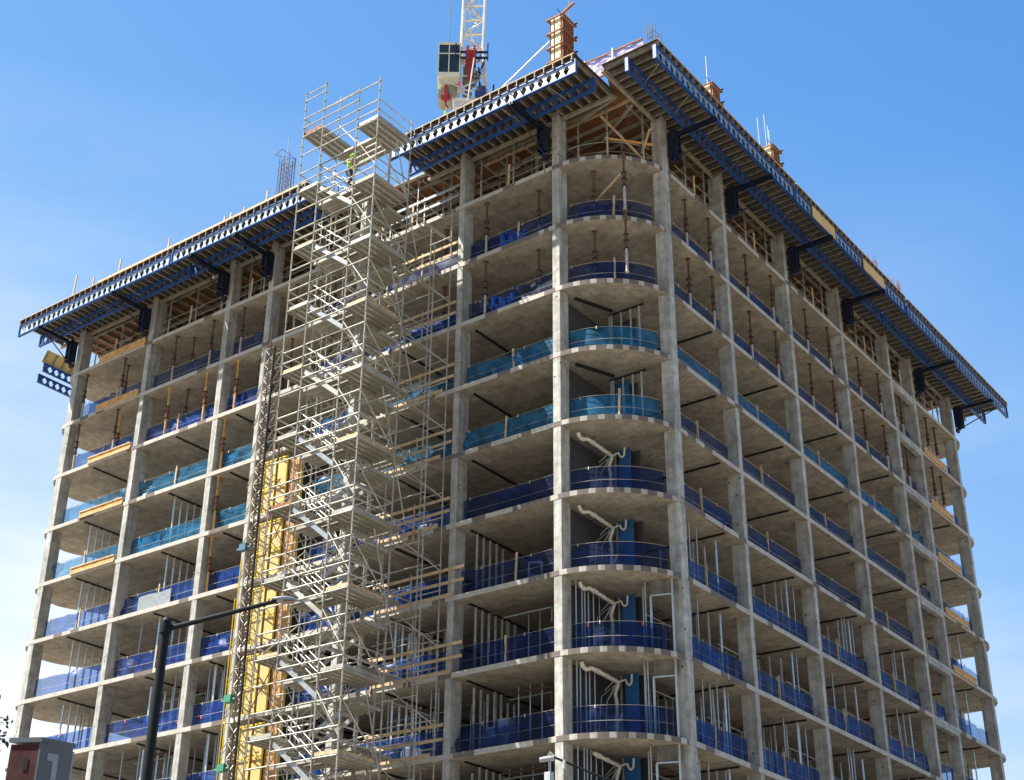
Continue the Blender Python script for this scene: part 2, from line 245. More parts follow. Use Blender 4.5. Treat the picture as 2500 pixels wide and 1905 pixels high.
RC = [(3.2, .46, .52), (8.09, .3, .62), (14.09, .3, .62), (20.04, .3, .62), (25.97, .3, .62), (29.10, .3, .62), (34.79, .32, .62)]      # far edge y, width, depth
def FL(s, d, z=0): return (s, d, z)
def FR(s, d, z=0): return (X0-d, s, z)
PL = lambda s, z: ((s, 0, z), 0)
PR = lambda s, z: ((X0, s, z), math.pi/2)
# ------------------------------------------------------------------ ground
g = MB(); g.add([(-2500,-2500,0),(2500,-2500,0),(2500,2500,0),(-2500,2500,0)], [(0,1,2,3)]); tag(g.obj('ground', GRD, loc=(0,0,-37.9)), None, None, None, 'structure')
g = MB(); g.add([(-300,-27,0),(300,-27,0),(300,-13,0),(-300,-13,0)], [(0,1,2,3)]); tag(g.obj('road', ASPH, loc=(0,0,-37.896)), None, None, None, 'structure')
g = MB(); g.box(-300,300,-30,-27,0,.13); tag(g.obj('pavement', KERB, loc=(0,0,-37.9)), None, None, None, 'structure')
# ------------------------------------------------------------------ building
B = thing('concrete_building', 'unfinished concrete tower of open floors and bare columns with a rounded front corner', 'building', (0,0,0))
def arc(cx, cy, rx, ry, t0, t1, n, bulge=.86):
    p0 = (cx+rx*math.cos(t0), cy+ry*math.sin(t0)); p1 = (cx+rx*math.cos(t1), cy+ry*math.sin(t1)); out = []
    for i in range(n+1):
        t = t0+(t1-t0)*i/n; e = (cx+rx*math.cos(t), cy+ry*math.sin(t)); s_ = i/n; c = (p0[0]+(p1[0]-p0[0])*s_, p0[1]+(p1[1]-p0[1])*s_)
        out.append((c[0]+(e[0]-c[0])*bulge, c[1]+(e[1]-c[1])*bulge))
    return out
H = math.pi/2
def outline(e=0):
    o = arc(.4-e, 3.2+e, 3.35+2*0, 3.2, -H, 0, 14)
    o += [(3.75,34.9),(3.68,35.5),(3.45,36.0),(3.05,36.4),(2.5,36.62),(1.3,36.68),(-31,36.7),(-32.0,35.7),(-32.0,6.0),(-32.2,4.5),(-32.6,3.75),(-32.95,3.0),(-33.1,2.4),(-33.05,1.7),(-32.8,1.0),(-32.4,.45),(-31.95,.1),(-31.5,0)]
    return o
OUT = outline()
sb = MB(); sb.prism(OUT, lambda u, v, t: (u, v, t), 0, .2)
slab0 = sb.obj('floor_slab', SLB, B, (0,0,0))
for k in range(2, NS+1):
    c = slab0.copy(); COL.objects.link(c); c.parent = B; c.location = (0,0,Zb(k))
zlo = -37.9
for i, (x, w_, d_) in enumerate(LC):
    c = MB(); c.box(0, w_, .012, d_, zlo, 3.0); c.obj('column', CON, B, (x,0,0), bevel=.02)
    c = MB(); c.box(-.03, w_+.03, .03, d_+.03, 2.72, 3.02); c.obj('plywood_collar', PLY, B, (x,0,0))
for i, (y, w_, d_) in enumerate(RC):
    c = MB(); c.box(-d_, -.012, -w_, 0, zlo, 3.0); c.obj('column', CON, B, (X0,y,0), bevel=.02)
    c = MB(); c.box(-d_-.03, -.03, -w_-.03, .03, 2.72, 3.02); c.obj('plywood_collar', PLY, B, (X0,y,0))
# far-side, end-face and interior columns seen through the bays
for x in (-26, -20, -11, -5, 1): 
    c = MB(); c.box(0,.5,0,.5,zlo,3.0); c.obj('column', CON, B, (x, 36.0, 0))
for y in (10, 16, 22, 28, 34):
    c = MB(); c.box(0,.5,0,.5,zlo,3.0); c.obj('column', CON, B, (-31.95, y, 0))
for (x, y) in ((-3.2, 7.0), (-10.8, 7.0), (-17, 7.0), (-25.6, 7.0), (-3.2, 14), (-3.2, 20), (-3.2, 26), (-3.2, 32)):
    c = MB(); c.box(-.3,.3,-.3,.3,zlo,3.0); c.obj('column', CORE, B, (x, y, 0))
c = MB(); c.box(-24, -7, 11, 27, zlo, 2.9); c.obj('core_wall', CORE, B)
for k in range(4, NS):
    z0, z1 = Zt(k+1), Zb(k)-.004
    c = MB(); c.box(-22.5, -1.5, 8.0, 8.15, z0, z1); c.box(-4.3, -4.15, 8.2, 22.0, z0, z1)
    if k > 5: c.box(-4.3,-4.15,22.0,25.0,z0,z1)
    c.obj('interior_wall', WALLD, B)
# spandrel beams in the narrow bay
for k in range(1, NS+1):
    c = MB(); c.box(-.25, .006, -3.13, -.3, -.22, .19); c.obj('spandrel_beam', CON, B, (X0, 29.10, Zb(k)))
for k in range(5, 9):      # small windows of light at the far end wall
    c = MB(); z0, z1 = Zt(k+1), Zb(k)
# ------------------------------------------------------------------ flying formwork tables
def truss_web(m_, L, z0, z1, y, cell=.42, th=.025):
    n = max(3, int(round((L-.5)/cell))); cw = (L-.5)/n; h = (z1-z0)/2; zc = (z0+z1)/2; a = cw*.37; b = h*.80; c2 = cw*.10
    fn = lambda u, v, t: (u, y+t, zc+v)
    m_.prism([(0,-h),(.1,-h),(.1,h),(0,h)], fn, -th/2, th/2)
    m_.prism([(L-.1,-h),(L,-h),(L,h),(L-.1,h)], fn, -th/2, th/2)
    for i in range(n):
        x = .25+cw*(i+.5)
        for s_ in (1, -1):
            m_.prism([(x-cw/2, s_*h),(x-cw/2, 0),(x-a, 0),(x-c2, s_*b),(x+c2, s_*b),(x+a, 0),(x+cw/2, 0),(x+cw/2, s_*h)], fn, -th/2, th/2)
    m_.prism([(.1,-h),(.25,-h),(.25,h),(.1,h)], fn, -th/2, th/2) ; m_.prism([(L-.25,-h),(L-.1,-h),(L-.1,h),(L-.25,h)], fn, -th/2, th/2)
def table(s0, s1, P, douter, dinner, label, zoff=0, panels=(), din=.35):
    loc, rz = P(s0, zoff); L = s1-s0
    T = thing('formwork_table', label, 'formwork', loc, rz, 'flying formwork tables round the roof edge')
    for dd in (douter, dinner):
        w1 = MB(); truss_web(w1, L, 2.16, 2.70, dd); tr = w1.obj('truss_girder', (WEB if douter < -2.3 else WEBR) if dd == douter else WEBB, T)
        fl = MB(); fl.box(0, L, dd-.07, dd+.07, 2.10, 2.16); fl.box(0, L, dd-.07, dd+.07, 2.70, 2.76)
        fl.box(-.02, .05, dd-.075, dd+.075, 2.09, 2.77); fl.box(L-.05, L+.02, dd-.075, dd+.075, 2.09, 2.77); fl.obj('flange', BLUE, tr)
    n = int(L/.47); j0 = MB()
    j0.box(-.045,.045, douter-.14, din, 2.762, 2.78); j0.box(-.014,.014, douter-.14, din, 2.78, 2.955); j0.box(-.045,.045, douter-.14, din, 2.955, 2.975)
    jo = None
    for i in range(n+1):
        x = .12+(L-.24)*i/n
        if jo is None: jo = j0.obj('joist', ALU, T, (x,0,0)); 
        else: c = jo.copy(); COL.objects.link(c); c.parent = T; c.location = (x,0,0)
    p_ = MB(); p_.box(-.03, L+.03, douter-.13, din, 2.98, 3.005); p_.obj('plywood_deck', PLYT, T)
    e_ = MB(); e_.box(-.03, L+.03, din-.12, din+.02, 2.6, 2.75); e_.obj('edge_timber', WOODG, T); e_ = MB(); e_.box(0, L, douter-.15, douter-.10, 3.006, 3.05); e_.obj('fascia', WOOD, T)
    ti = MB()
    for i in range(int(L/2.4)):
        x = .8+2.4*i; ti.tube((x, douter+.05, 2.68), (x+.5, dinner, 2.3), .012, 4)
    ti.obj('tie_rod', GALV, T)
    for a_, b_ in panels:
        pp = MB(); pp.box(a_-s0, b_-s0, douter-.11, douter-.085, 2.12, 2.74); pp.obj('plywood_panel', PLYY, T)
    return T
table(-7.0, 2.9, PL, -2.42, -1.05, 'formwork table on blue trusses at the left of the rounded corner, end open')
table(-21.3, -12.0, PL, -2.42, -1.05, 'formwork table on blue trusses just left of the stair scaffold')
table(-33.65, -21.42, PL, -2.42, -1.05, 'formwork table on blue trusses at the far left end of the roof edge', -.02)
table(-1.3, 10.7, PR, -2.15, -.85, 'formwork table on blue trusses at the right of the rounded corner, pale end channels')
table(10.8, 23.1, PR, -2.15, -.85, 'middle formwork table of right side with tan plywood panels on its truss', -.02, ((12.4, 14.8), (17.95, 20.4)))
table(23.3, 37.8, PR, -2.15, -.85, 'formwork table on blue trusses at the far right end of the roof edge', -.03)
# end-face table poking out past the left end
T = thing('formwork_table', 'short formwork table with yellow plywood sticking out at the far left corner below the roof', 'formwork', (-36.3, 1.1, 0), math.pi/2, 'flying formwork tables round the roof edge')
for q, (yy, zz) in enumerate(((0, 2.35), (.35, 1.75))):
    w1 = MB(); truss_web(w1, 3.2, zz+.05, zz+.49, yy, .44); tr = w1.obj('truss_girder', WEBB, T)
    fl = MB(); fl.box(0,3.2,yy-.06,yy+.06,zz,zz+.05); fl.box(0,3.2,yy-.06,yy+.06,zz+.49,zz+.54); fl.obj('flange', BLUE, tr)
p_ = MB(); p_.add([(-.1,-.3,3.6),(3.2,-.3,3.6),(3.2,.1,2.95),(-.1,.1,2.95),(-.1,-.28,3.62),(3.2,-.28,3.62),(3.2,.12,2.97),(-.1,.12,2.97)],[(0,1,2,3),(7,6,5,4),(0,4,5,1),(1,5,6,2),(2,6,7,3),(3,7,4,0)]); p_.obj('plywood_deck', YPL, T)
for i in range(5):
    j = MB(); j.beam((i*.62, -.36, 3.6), (i*.62, .04, 2.93), .08, .1); j.obj('joist', WOODG, T)
# soffit of the central deck
SO = thing('slab_formwork', 'orange plywood soffit and timber joists carrying the roof deck over the top storey', 'formwork')
cp = MB()
inner = [(x, y) for x, y in OUT]
cp.prism([(.3,.36),(2.85,.25),(2.95,-.05),(3.35,-.9),(3.38,2.9),(3.38,36),(1,36.3),(-31,36.3),(-31.9,35),(-31.9,4.5),(-33.2,2.2),(-32,.36)], lambda u, v, t: (u, v, t), 3.03, 3.05); cp.obj('plywood_sheet', PLY, SO)
for i in range(44):
    x = -33+i*.75
    if x < 2.6: j = MB(); j.beam((x,.45,2.95),(x,8.5,2.95),.09,.14); j.obj('joist', WOODG if i % 6 else WOOD, SO)
for i in range(46):
    y = 1.2+i*.78
    if y < 36: j = MB(); j.beam((3.2,y,2.93),(-4.5,y,2.93),.09,.14); j.obj('joist', WOOD if i % 5 == 0 else WOODG, SO)
for d in (.75, 2.4, 4.1):
    j = MB(); j.box(-33, 2.4-d*.3, d-.05, d+.05, 2.72, 2.86); j.obj('ledger_beam', ALU, SO)
    j = MB(); j.box(X0-d-.05, X0-d+.05, .5+d, 35.5, 2.70, 2.84); j.obj('ledger_beam', ALU, SO)
for (a, b) in (((.7,.9,2.68),(3.0,.4,2.68)), ((.9,2.6,2.66),(3.3,1.2,2.66))):
    j = MB(); j.beam(a, b, .08, .15); j.obj('ledger_beam', WOODG, SO)
# roof concrete/deck seen from the side and light from above
RD = MB(); RD.prism([(.3,.2),(3.2,.2),(3.4,1.2),(3.4,36),(1,36.4),(-31,36.4),(-31.9,35),(-31.9,4),(-33.2,2.2),(-33,.2)], lambda u, v, t: (u, v, t), 3.06, 3.16); RD.obj('roof_deck', CON, SO)
# ------------------------------------------------------------------ brackets
def bracket(s, P, d_out, label, rod):
    loc, rz = P(s, 0); T = thing('table_bracket', label, 'bracket', loc, rz, 'steel brackets holding the formwork tables')
    b = MB(); b.box(-.10,.10,-.40,-.10,1.2,2.05); b.box(-.19,-.14,-.46,-.02,.86,2.15); b.box(.14,.19,-.46,-.02,.86,2.15)
    for zz in (.95,1.3,1.7,2.05): b.box(-.138,.138,-.44,-.38,zz,zz+.09); b.box(-.138,.138,-.1,-.04,zz,zz+.09)
    b.obj('jack_frame', NAVY, T); b = MB(); b.tube((0,-.25,.72),(0,-.25,1.9),.05,8); b.tube((0,-.25,1.0),(0,-.25,1.08),.11,8); b.obj('screw_jack', DBLUE, T)
    b = MB(); b.box(-.14,.14,-.16,-.01,.62,.82); b.tube((-.3,-.1,.95),(.3,-.1,.95),.035); b.tube((-.25,-.3,2.0),(.3,-.3,1.7),.05); b.obj('clamp_shoe', DARK, T)
    b = MB(); b.box(-.09,-.03,d_out-.15,0,1.92,2.09); b.box(.03,.09,d_out-.15,0,1.92,2.09); b.obj('arm', NAVY, T)
    b = MB(); b.tube((0,-.35,.85),(rod,d_out,2.0),.032); b.obj('strut', DARK, T)
for i, (s, rod) in enumerate(((-.25, -.1), (-16.9+.2, .2), (-19.9+.1, .1), (-25.75, .15), (-31.8, .15))):
    bracket(s, PL, -2.42, ['navy steel bracket at the head of the left column of the rounded corner', 'navy steel bracket at the column beside the stair scaffold', 'navy steel bracket at the fifth column left of the rounded corner', 'navy steel bracket at the second column from the left end', 'navy steel bracket at the left end column, silhouetted against sky'][i], rod)
for i, (s, rod) in enumerate(((3.35, 1.0), (8.35, 3.0*.6), (14.35, 1.8), (20.3, 1.8), (29.4, 1.2), (35.05, 1.0))):
    bracket(s, PR, -2.15, 'navy steel bracket at the %s column of the right facade' % ['corner', 'first', 'second', 'third', 'fifth', 'end'][i], rod)
# ------------------------------------------------------------------ props and shores
def make_prop(kind, label, grp):
    T = thing('steel_prop', label, 'prop', (0,0,0), 0, grp)
    lo, up = {'rust': (PALE, RUST), 'wood': (WOODO, WOODO), 'grey': (PALE, GALV)}[kind]; r = {'rust': .055, 'wood': .06, 'grey': .04}[kind]
    a = MB(); a.tube((0,0,.006),(0,0,1.15 if kind != 'wood' else 1.25),r,8); a.box(-.08,.08,-.08,.08,0.002,.012); a.obj('lower_tube', lo, T)
    a = MB(); a.tube((0,0,1.1),(0,0,1.75),r*1.25,8); a.obj('sleeve', up if kind != 'wood' else RUSTO, T)
    a = MB(); a.tube((0,0,1.7),(0,0,2.78),r*.95,8); a.box(-.09,.09,-.09,.09,2.775,2.795); a.obj('upper_tube', up, T)
    a = MB()
    cm = DARK if kind != 'grey' else RUST
    for z in ((1.1,1.45,1.75) if kind != 'grey' else (1.3,)):
        a = MB(); a.tube((0,0,z),(0,0,z+.04),r*2.0,8); a.obj('collar', cm, T)
    return T
protos = {}
LB = [(-4.95,0), (-10.85,-4.95), (-16.76,-10.85), (-19.73,-16.76), (-25.57,-19.73), (-31.6,-25.57)]   # bay j: between column edges (x left, x right)
LBN = ['first bay left of the corner', 'second bay left of the corner', 'third bay left of the corner', 'narrow bay left of the hoist mast', 'wide bay left of the narrow bay', 'left end bay']
RBN = ['first bay right of the corner', 'second bay right of the corner', 'third bay right of the corner', 'fourth bay right of the corner', 'narrow bay of the right facade', 'right end bay']
def bayL(j): a, b = LB[j]; return a+LC[j+1][1], b
def bayR(j): return RC[j][0], RC[j+1][0]-RC[j+1][1]
def prop(kind, P, s, d, zfloor, label, grp='props standing between the upper floor slabs'):
    loc, rz = P(s, zfloor)
    c, s_ = math.cos(rz), math.sin(rz); loc = (loc[0]-s_*d, loc[1]+c*d, zfloor)
    if kind not in protos:
        t = make_prop(kind, label, grp); t.location = loc; t.rotation_euler = (0,0,rz); protos[kind] = t; return t
    t = dup(protos[kind], loc, rz+random.uniform(-.6,.6), label, grp); t.scale = (1,1,1); return t
place = ['left', 'middle', 'right', 'far right']
def fr(bay, t): return bay[0]+(bay[1]-bay[0])*t
for st in (1, 2):
    zf = Zt(st+1); nm = ['', 'storey just under the top slab', 'second storey under the top slab'][st]
    for j in range(6):
        ts = [.05,.42,.82] if j < 4 else ([.25,.6] if j == 4 else [.35,.62])
        for q, t in enumerate(ts):
            prop('rust', PR, fr(bayR(j), t), .28+.1*(q % 2), zf, 'rusty prop, %s, %s, %s' % ((['near','middle','far'] if len(ts) == 3 else ['near','far'])[q], RBN[j].replace('of the right facade','at right').replace(' right of the corner',' right of corner'), nm.replace('storey just under the top slab','first storey under top slab').replace('the ','')))
    for j, ts in ((0, [.22,.72]), (1, [.35,.75]), (2, [.25,.6]), (3, [.28,.62]), (4, [.3,.42,.80,.92]), (5, [.08,.55,.64])):
        for q, t in enumerate(ts):
            k = 'wood' if (st == 2 and (j in (3,4) and q % 2 == 0)) or (st == 2 and j == 5 and q == 1) else 'rust'
            prop(k, PL, fr(bayL(j), t), .3 if q % 2 == 0 else .9, zf, '%s prop, %s from left, in %s, %s' % ('orange timber' if k == 'wood' else 'rusty', ORD[q+1], LBN[j].replace('the ',''), nm.replace('storey just under the top slab','first storey under top slab').replace('the ','')))
for st in (1, 2):
    for j in range(6):
        for q, t in enumerate((.22, .7) if j != 4 else (.5,)):
            prop('rust', PR, fr(bayR(j), t), 2.6, Zt(st+1), 'set-back rusty prop, %s one, %s, %s storey down' % (['near','far'][q], RBN[j].replace('the ',''), ORD[st]))
        if j not in (1, 2): prop('rust', PL, fr(bayL(j), .5), 2.7, Zt(st+1), 'set-back rusty prop, %s, %s storey down' % (LBN[j].replace('the ',''), ORD[st]))
for q, (x, y) in enumerate(((1.35,1.1),(3.05,.75))):
    for st in (1, 2):
        prop('rust', PL, x, y, Zt(st+1), 'rusty prop %s in the rounded corner bay, %s storey under top slab' % (['at left','at right'][q], ORD[st]))
for st in (3, 4, 5):
    prop('wood', PL, -19.15, .3, Zt(st+1), 'orange timber prop at left of narrow bay by hoist mast, %s storey under top slab' % ORD[st])
    if st == 3: prop('wood', PL, -15.6, .3, Zt(st+1), 'orange timber prop right of the hoist mast column, third storey under top slab')
for j in range(6):
    for q, t in enumerate((.3,.66) if j != 4 else (.7,)):
        prop('grey', PR, fr(bayR(j), t), .9, Zt(1), 'inner grey shore, %s of two, %s, top storey' % (['nearer','farther'][q], RBN[j].replace('of the right facade','at right')), 'shores under the roof formwork')
        prop('grey', PL, fr(bayL(j), t), 1.2, Zt(1), 'inner grey shore, %s of two, %s, top storey' % (['left','right'][q], LBN[j].replace('the ','')), 'shores under the roof formwork')
n = 0
for j in range(6):
    for q, t in enumerate((.12,.48,.84) if j not in (4,) else (.35,)):
        prop('grey', PR, fr(bayR(j), t), .45, Zt(1), 'thin grey shore, %s, %s, under roof formwork' % (['near','middle','far'][q], RBN[j]), 'shores under the roof formwork')
        prop('grey', PR, fr(bayR(j), t+.08), 2.4, Zt(1), 'thin grey shore behind the %s one in %s, top storey' % (['near','middle','far'][q], RBN[j].replace('of the right facade','at right')), 'shores under the roof formwork')
for j in range(6):
    for q, t in enumerate((.12,.5,.85) if j != 3 else (.3,.7)):
        prop('grey', PL, fr(bayL(j), t), .45, Zt(1), 'thin grey shore, %s from left, in %s under the roof formwork' % (ORD[q+1], LBN[j].replace('the ','')), 'shores under the roof formwork')
        prop('grey', PL, fr(bayL(j), t)-.3, 2.2, Zt(1), 'thin grey shore behind the %s from left in %s, top storey' % (ORD[q+1], LBN[j].replace('the ','')), 'shores under the roof formwork')
for q, (x, y) in enumerate(((.75,.9),(2.2,.9),(3.15,2.2),(1.6,3.0))):
    prop('grey', PL, x, y, Zt(1), 'thin grey shore in the rounded corner bay, top storey, %s' % ['beside left column','near the slab edge middle','beside right column','set back behind the others'][q], 'shores under the roof formwork')
# loose timbers braced between the corner props
for i, (a, b, lab) in enumerate((((.9,1.6,-2.2+.9),(2.9,.75,-1.0), 'thin timber brace leaning on the right prop of the corner bay, first storey under top slab'),
        ((2.0,1.0,1.35),(3.4,2.6,1.35), 'level orange timber in the corner bay of the top storey'), ((1.9,.9,2.5),(3.1,2.4,.5), 'long timber leaning down to the right in corner bay of top storey'),
        ((3.0,2.3,.9),(3.5,2.2,1.9), 'short timber leaning beside the right corner column, top storey'))):
    m_ = MB(); m_.beam(a, b, .05, .1); tag(m_.obj('timber_brace', WOODO if i == 1 else WOOD), lab, 'timber', 'loose timber braces in the corner bay')
# ------------------------------------------------------------------ netting
def net_panel(pts, z, h, mt, label, post=None, posts=(), flags=0, seed=0, sag=.035, cable=True, mate=WOOD, wr=.035):
    rnd = random.Random(seed); T = thing('debris_netting', label, 'netting', (0,0,0), 0, 'blue debris netting along the slab edges')
    # resample
    seg = []; tot = 0
    for a, b in zip(pts, pts[1:]): l = math.dist(a, b); seg.append((a, b, l, tot)); tot += l
    def at(u):
        u = max(0, min(tot, u))
        for a, b, l, t0 in seg:
            if u <= t0+l+1e-6: k = (u-t0)/l; return (a[0]+(b[0]-a[0])*k, a[1]+(b[1]-a[1])*k), ((b[0]-a[0])/l, (b[1]-a[1])/l)
    nx = max(8, int(tot/.16)); nzz = 7; m_ = MB(); vs = []
    ph = [rnd.uniform(0, 6.28) for _ in range(6)]; fq = [rnd.uniform(1.5, 9) for _ in range(6)]
    crumple = rnd.uniform(0, tot)
    for i in range(nx+1):
        (x, y), (tx, ty) = at(tot*i/nx); u = tot*i/nx
        tp = h-sag*abs(math.sin(u*1.3+ph[0]))*rnd.uniform(.6, 1)
        for k in range(nzz+1):
            v = k/nzz; zz = v*tp
            cr_ = .45+3.0*math.exp(-((u-crumple)/.5)**2)
            off = wr*cr_*(math.sin(u*fq[0]+ph[1]+v*2)+.6*math.sin(u*fq[1]+ph[2]-v*5)+.5*math.sin(v*9+u*fq[2]+ph[3]))+rnd.uniform(-.008,.008)
            vs.append((x-ty*off, y+tx*off, z+.02+zz))
    fs = [(i*(nzz+1)+k, (i+1)*(nzz+1)+k, (i+1)*(nzz+1)+k+1, i*(nzz+1)+k+1) for i in range(nx) for k in range(nzz)]
    m_.add(vs, fs); m_.obj('net', mt, T, smooth=True)
    if rnd.random() < .55:      # a second length of mesh tied over the first
        u0 = rnd.uniform(0, tot*.5); u1 = u0+rnd.uniform(.25, .5)*tot; vs = []; nq = 14; hh0 = h*rnd.uniform(.7, 1.0)
        for i in range(nq+1):
            (x, y), (tx, ty) = at(u0+(u1-u0)*i/nq)
            for k in range(6):
                o_ = .05+.03*math.sin(i*1.9+k*1.3+ph[2])+.02*math.sin(i*.7+ph[4]); vs.append((x+ty*o_, y-tx*o_, z+.01+(hh0-.05*math.sin(i*.8+ph[0])**2)*k/5))
        m2 = MB(); m2.add(vs, [(i*6+k,(i+1)*6+k,(i+1)*6+k+1,i*6+k+1) for i in range(nq) for k in range(5)]); m2.obj('net', mt, T, smooth=True)
    c = MB()
    for q in range(int(tot/2.2)):
        (x, y), (tx, ty) = at(.4+2.2*q+rnd.uniform(-.35,.8)); c.box(x-.018+ty*.08, x+.018+ty*.08, y-.018-tx*.08, y+.018-tx*.08, z+h-.09, z+h+.03)
    if c.v: c.obj('tie', PALE, T)
    if cable:
        for hh in (h+.01, h*.5):
            c = MB(); c.path([(at(tot*i/8)[0][0]+at(tot*i/8)[1][1]*.07, at(tot*i/8)[0][1]-at(tot*i/8)[1][0]*.07, z+hh-.02*math.sin(math.pi*i/8)) for i in range(9)], .008, 4); c.obj('cable', GALV, T)
    for u in posts:
        (x, y), (tx, ty) = at(tot*u); ln = rnd.uniform(-.08,.08)
        c = MB(); c.beam((x+ty*.05, y-tx*.05, z), (x+ty*.05+tx*ln, y-tx*.05+ty*ln, z+h+rnd.uniform(.1,.25)), .085, .045); c.obj('post', mate, T)
    for q in range(flags):
        (x, y), _ = at(tot*(q+.5+rnd.uniform(-.3,.3))/flags); c = MB(); zz = z+h*rnd.choice((1,.5)); c.add([(x,y-.01,zz),(x+.08,y-.02,zz),(x+.07,y-.03,zz-.16),(x,y-.02,zz-.13)],[(0,1,2,3)]); c.obj('flag', FLAG, T)
    return T
def netm(k, face, j):
    if k == 4: return NETC, 'cyan'
    if k == 5 and face != 'R': return NETC, 'cyan'
    if face == 'C' or (face == 'L' and j == 0): return NETD, 'dark indigo'
    if face == 'R' and k > 6: return NETM, 'mid blue'
    if face == 'R' or k in (2,): return NETI, 'indigo'
    return NETR, 'royal blue'
INS = .50
CARC = [(1.6+(x-1.6)*.86-.12, 1.6+(y-1.6)*.80+.24) for x, y in arc(.4, 3.2, 3.35, 3.2, -H, 0, 14)]
CARC = [p for p in CARC if p[0] > .40 and p[1] < 2.75]
for k in range(2, 12):
    z = Zt(k); sl_ = ORD[k]+' slab from top'
    for j in range(6):
        a, b = bayL(j); 
        if j == 2: a, b = -13.2, -10.85+0
        mt, cn = netm(k, 'L', j)
        net_panel([(a, INS), (b, INS)], z, 1.07, mt, '%s netting in %s, standing on %s' % (cn, LBN[j], sl_), posts=((.44+.03*((k*7+j) % 5),) if j in (0,4,5) and (k+j) % 3 else ()), flags=(2 if k > 7 and j in (3,4) else 0), seed=k*31+j, wr=.05 if j in (1,2) else .035)
        a, b = bayR(j); mt, cn = netm(k, 'R', j)
        net_panel([(X0-INS, a), (X0-INS, b)], z, 1.07, mt, '%s netting in %s, standing on %s' % (cn, RBN[j], sl_), posts=((.45,) if k > 3 and j < 5 and (k+j) % 4 else ()), flags=(1 if k > 8 and j < 3 else 0), seed=k*57+j+9, wr=.02, mate=WOOD)
    mt, cn = netm(k, 'C', 0)
    net_panel(CARC, z, 1.05, mt, '%s netting round the rounded corner bay, standing on %s' % (cn, sl_), posts=((.52,) if k in (2,3,5) else ()), flags=(2 if k == 8 else 0), seed=k*7, wr=.012)
# cable rails and low posts on the top finished slab
for j in range(6):
    for face in 'LR':
        a, b = bayL(j) if face == 'L' else bayR(j); P = PL if face == 'L' else PR; loc, rz = P(0, 0)
        T = thing('cable_railing', 'wire cable railing on the top finished slab in %s' % (LBN[j] if face == 'L' else RBN[j]), 'railing', loc, rz, 'cable railings on the top finished slab')
        c = MB()
        for hh in (.55, 1.05): c.tube((a, .3, .2+hh), (b, .3, .2+hh), .010, 4)
        c.obj('cable', GALV, T)
        c = MB(); s_ = (a+b)/2; c.beam((s_, .1, .2), (s_+.03, .1, 1.35), .09, .045); c.obj('post', WOOD, T)
T = thing('cable_railing', 'wire cable railing on the top finished slab round the rounded corner bay', 'railing', (0,0,0), 0, 'cable railings on the top finished slab')
for hh in (.5, 1.0):
    c = MB(); c.path([(x, y, .2+hh) for x, y in CARC], .013, 4); c.obj('cable', GALV, T)
# ------------------------------------------------------------------ timber guardrails behind the scaffold
for k in range(1, 10):
    z = Zt(k); wd = GALV if k == 1 else WOOD
    T = thing('timber_guardrail' if k > 1 else 'metal_guardrail', '%s guardrail of two %s outside the netting beside the stair scaffold, %s slab from top' % ('grey' if k == 1 else 'pale', 'tubes' if k == 1 else 'boards', ORD[k]), 'guardrail', (0,0,0), 0, 'guardrails beside the stair scaffold')
    x1 = -4.9 if k not in (7, 8) else -4.1; x0 = -9.0 if k < 3 else -8.7
    for hh in (.55, 1.08):
        c = MB(); c.box(x0, x1, -.10, -.06, z+hh-.06, z+hh+.06); c.obj('rail', wd, T)
    for x in (x0+.1, (x0-4.9)/2+.05):
        c = MB(); c.box(x-.03, x+.03, -.055, -.01, z-.3, z+1.25); c.obj('post', GALV if k % 2 else WOOD, T)
    if k > 3:
        c = MB(); c.box(x0+.1, x1-.6, -.052, -.012, z-.02, z+.13); c.obj('toe_board', WOOD, T)
# roof-edge timber guard
T = thing('timber_guardrail', 'pale timber guardrail and upright posts along the left roof edge above the table', 'guardrail')
for x, h in ((-29.3,1.7),(-27.7,1.0),(-25.6,1.35),(-21.8,1.15),(-19.3,.6),(-17.75,.8),(-17.3,.85),(-16.4,.8),(-14.85,1.1)):
    c = MB(); c.beam((x, -2.4, 2.7), (x+.06, -2.4, 2.7+h), .09, .05); c.obj('post', WOOD, T)
c = MB(); c.box(-27.2, -12.1, -2.46, -2.42, 3.12, 3.24); c.obj('rail', WOOD, T)
c = MB(); c.box(-30.0, -20.1, -2.36, -2.32, 3.02, 3.10); c.obj('toe_board', WOODO, T)
# ------------------------------------------------------------------ stud partitions and ceiling tracks
def partition(s, P, k, n_, label, d0=.35, step=.42, ln=4.5, short=0):
    loc, rz = P(s, Zt(k+1)); T = thing('stud_partition', label, 'partition wall', loc, rz, 'steel stud partitions running in from the slab edge')
    c = MB(); c.box(-.045,.045,d0-.3,d0+6.5,2.74,2.795); c.obj('top_track', BLK, T)
    for i in range(n_):
        d = d0+.1+step*i; top_ = 2.74-(random.uniform(.1,.35) if random.random() < .3 else 0)
        c = MB(); c.box(-.045,.045,d-.004,d,0,top_); c.box(-.045,-.041,d,d+.04,0,top_); c.box(.041,.045,d,d+.04,0,top_)
        for zz in (.45, 1.05, 1.65, 2.25): c.box(-.014,.014,d-.006,d-.0045,zz,zz+.05, 1)
        c.obj('stud', [STUD, BLK], T)
    if n_:
        c = MB(); c.box(-.05,.05,d0,d0+ln*.6,0,.03); c.obj('bottom_track', STUD, T)
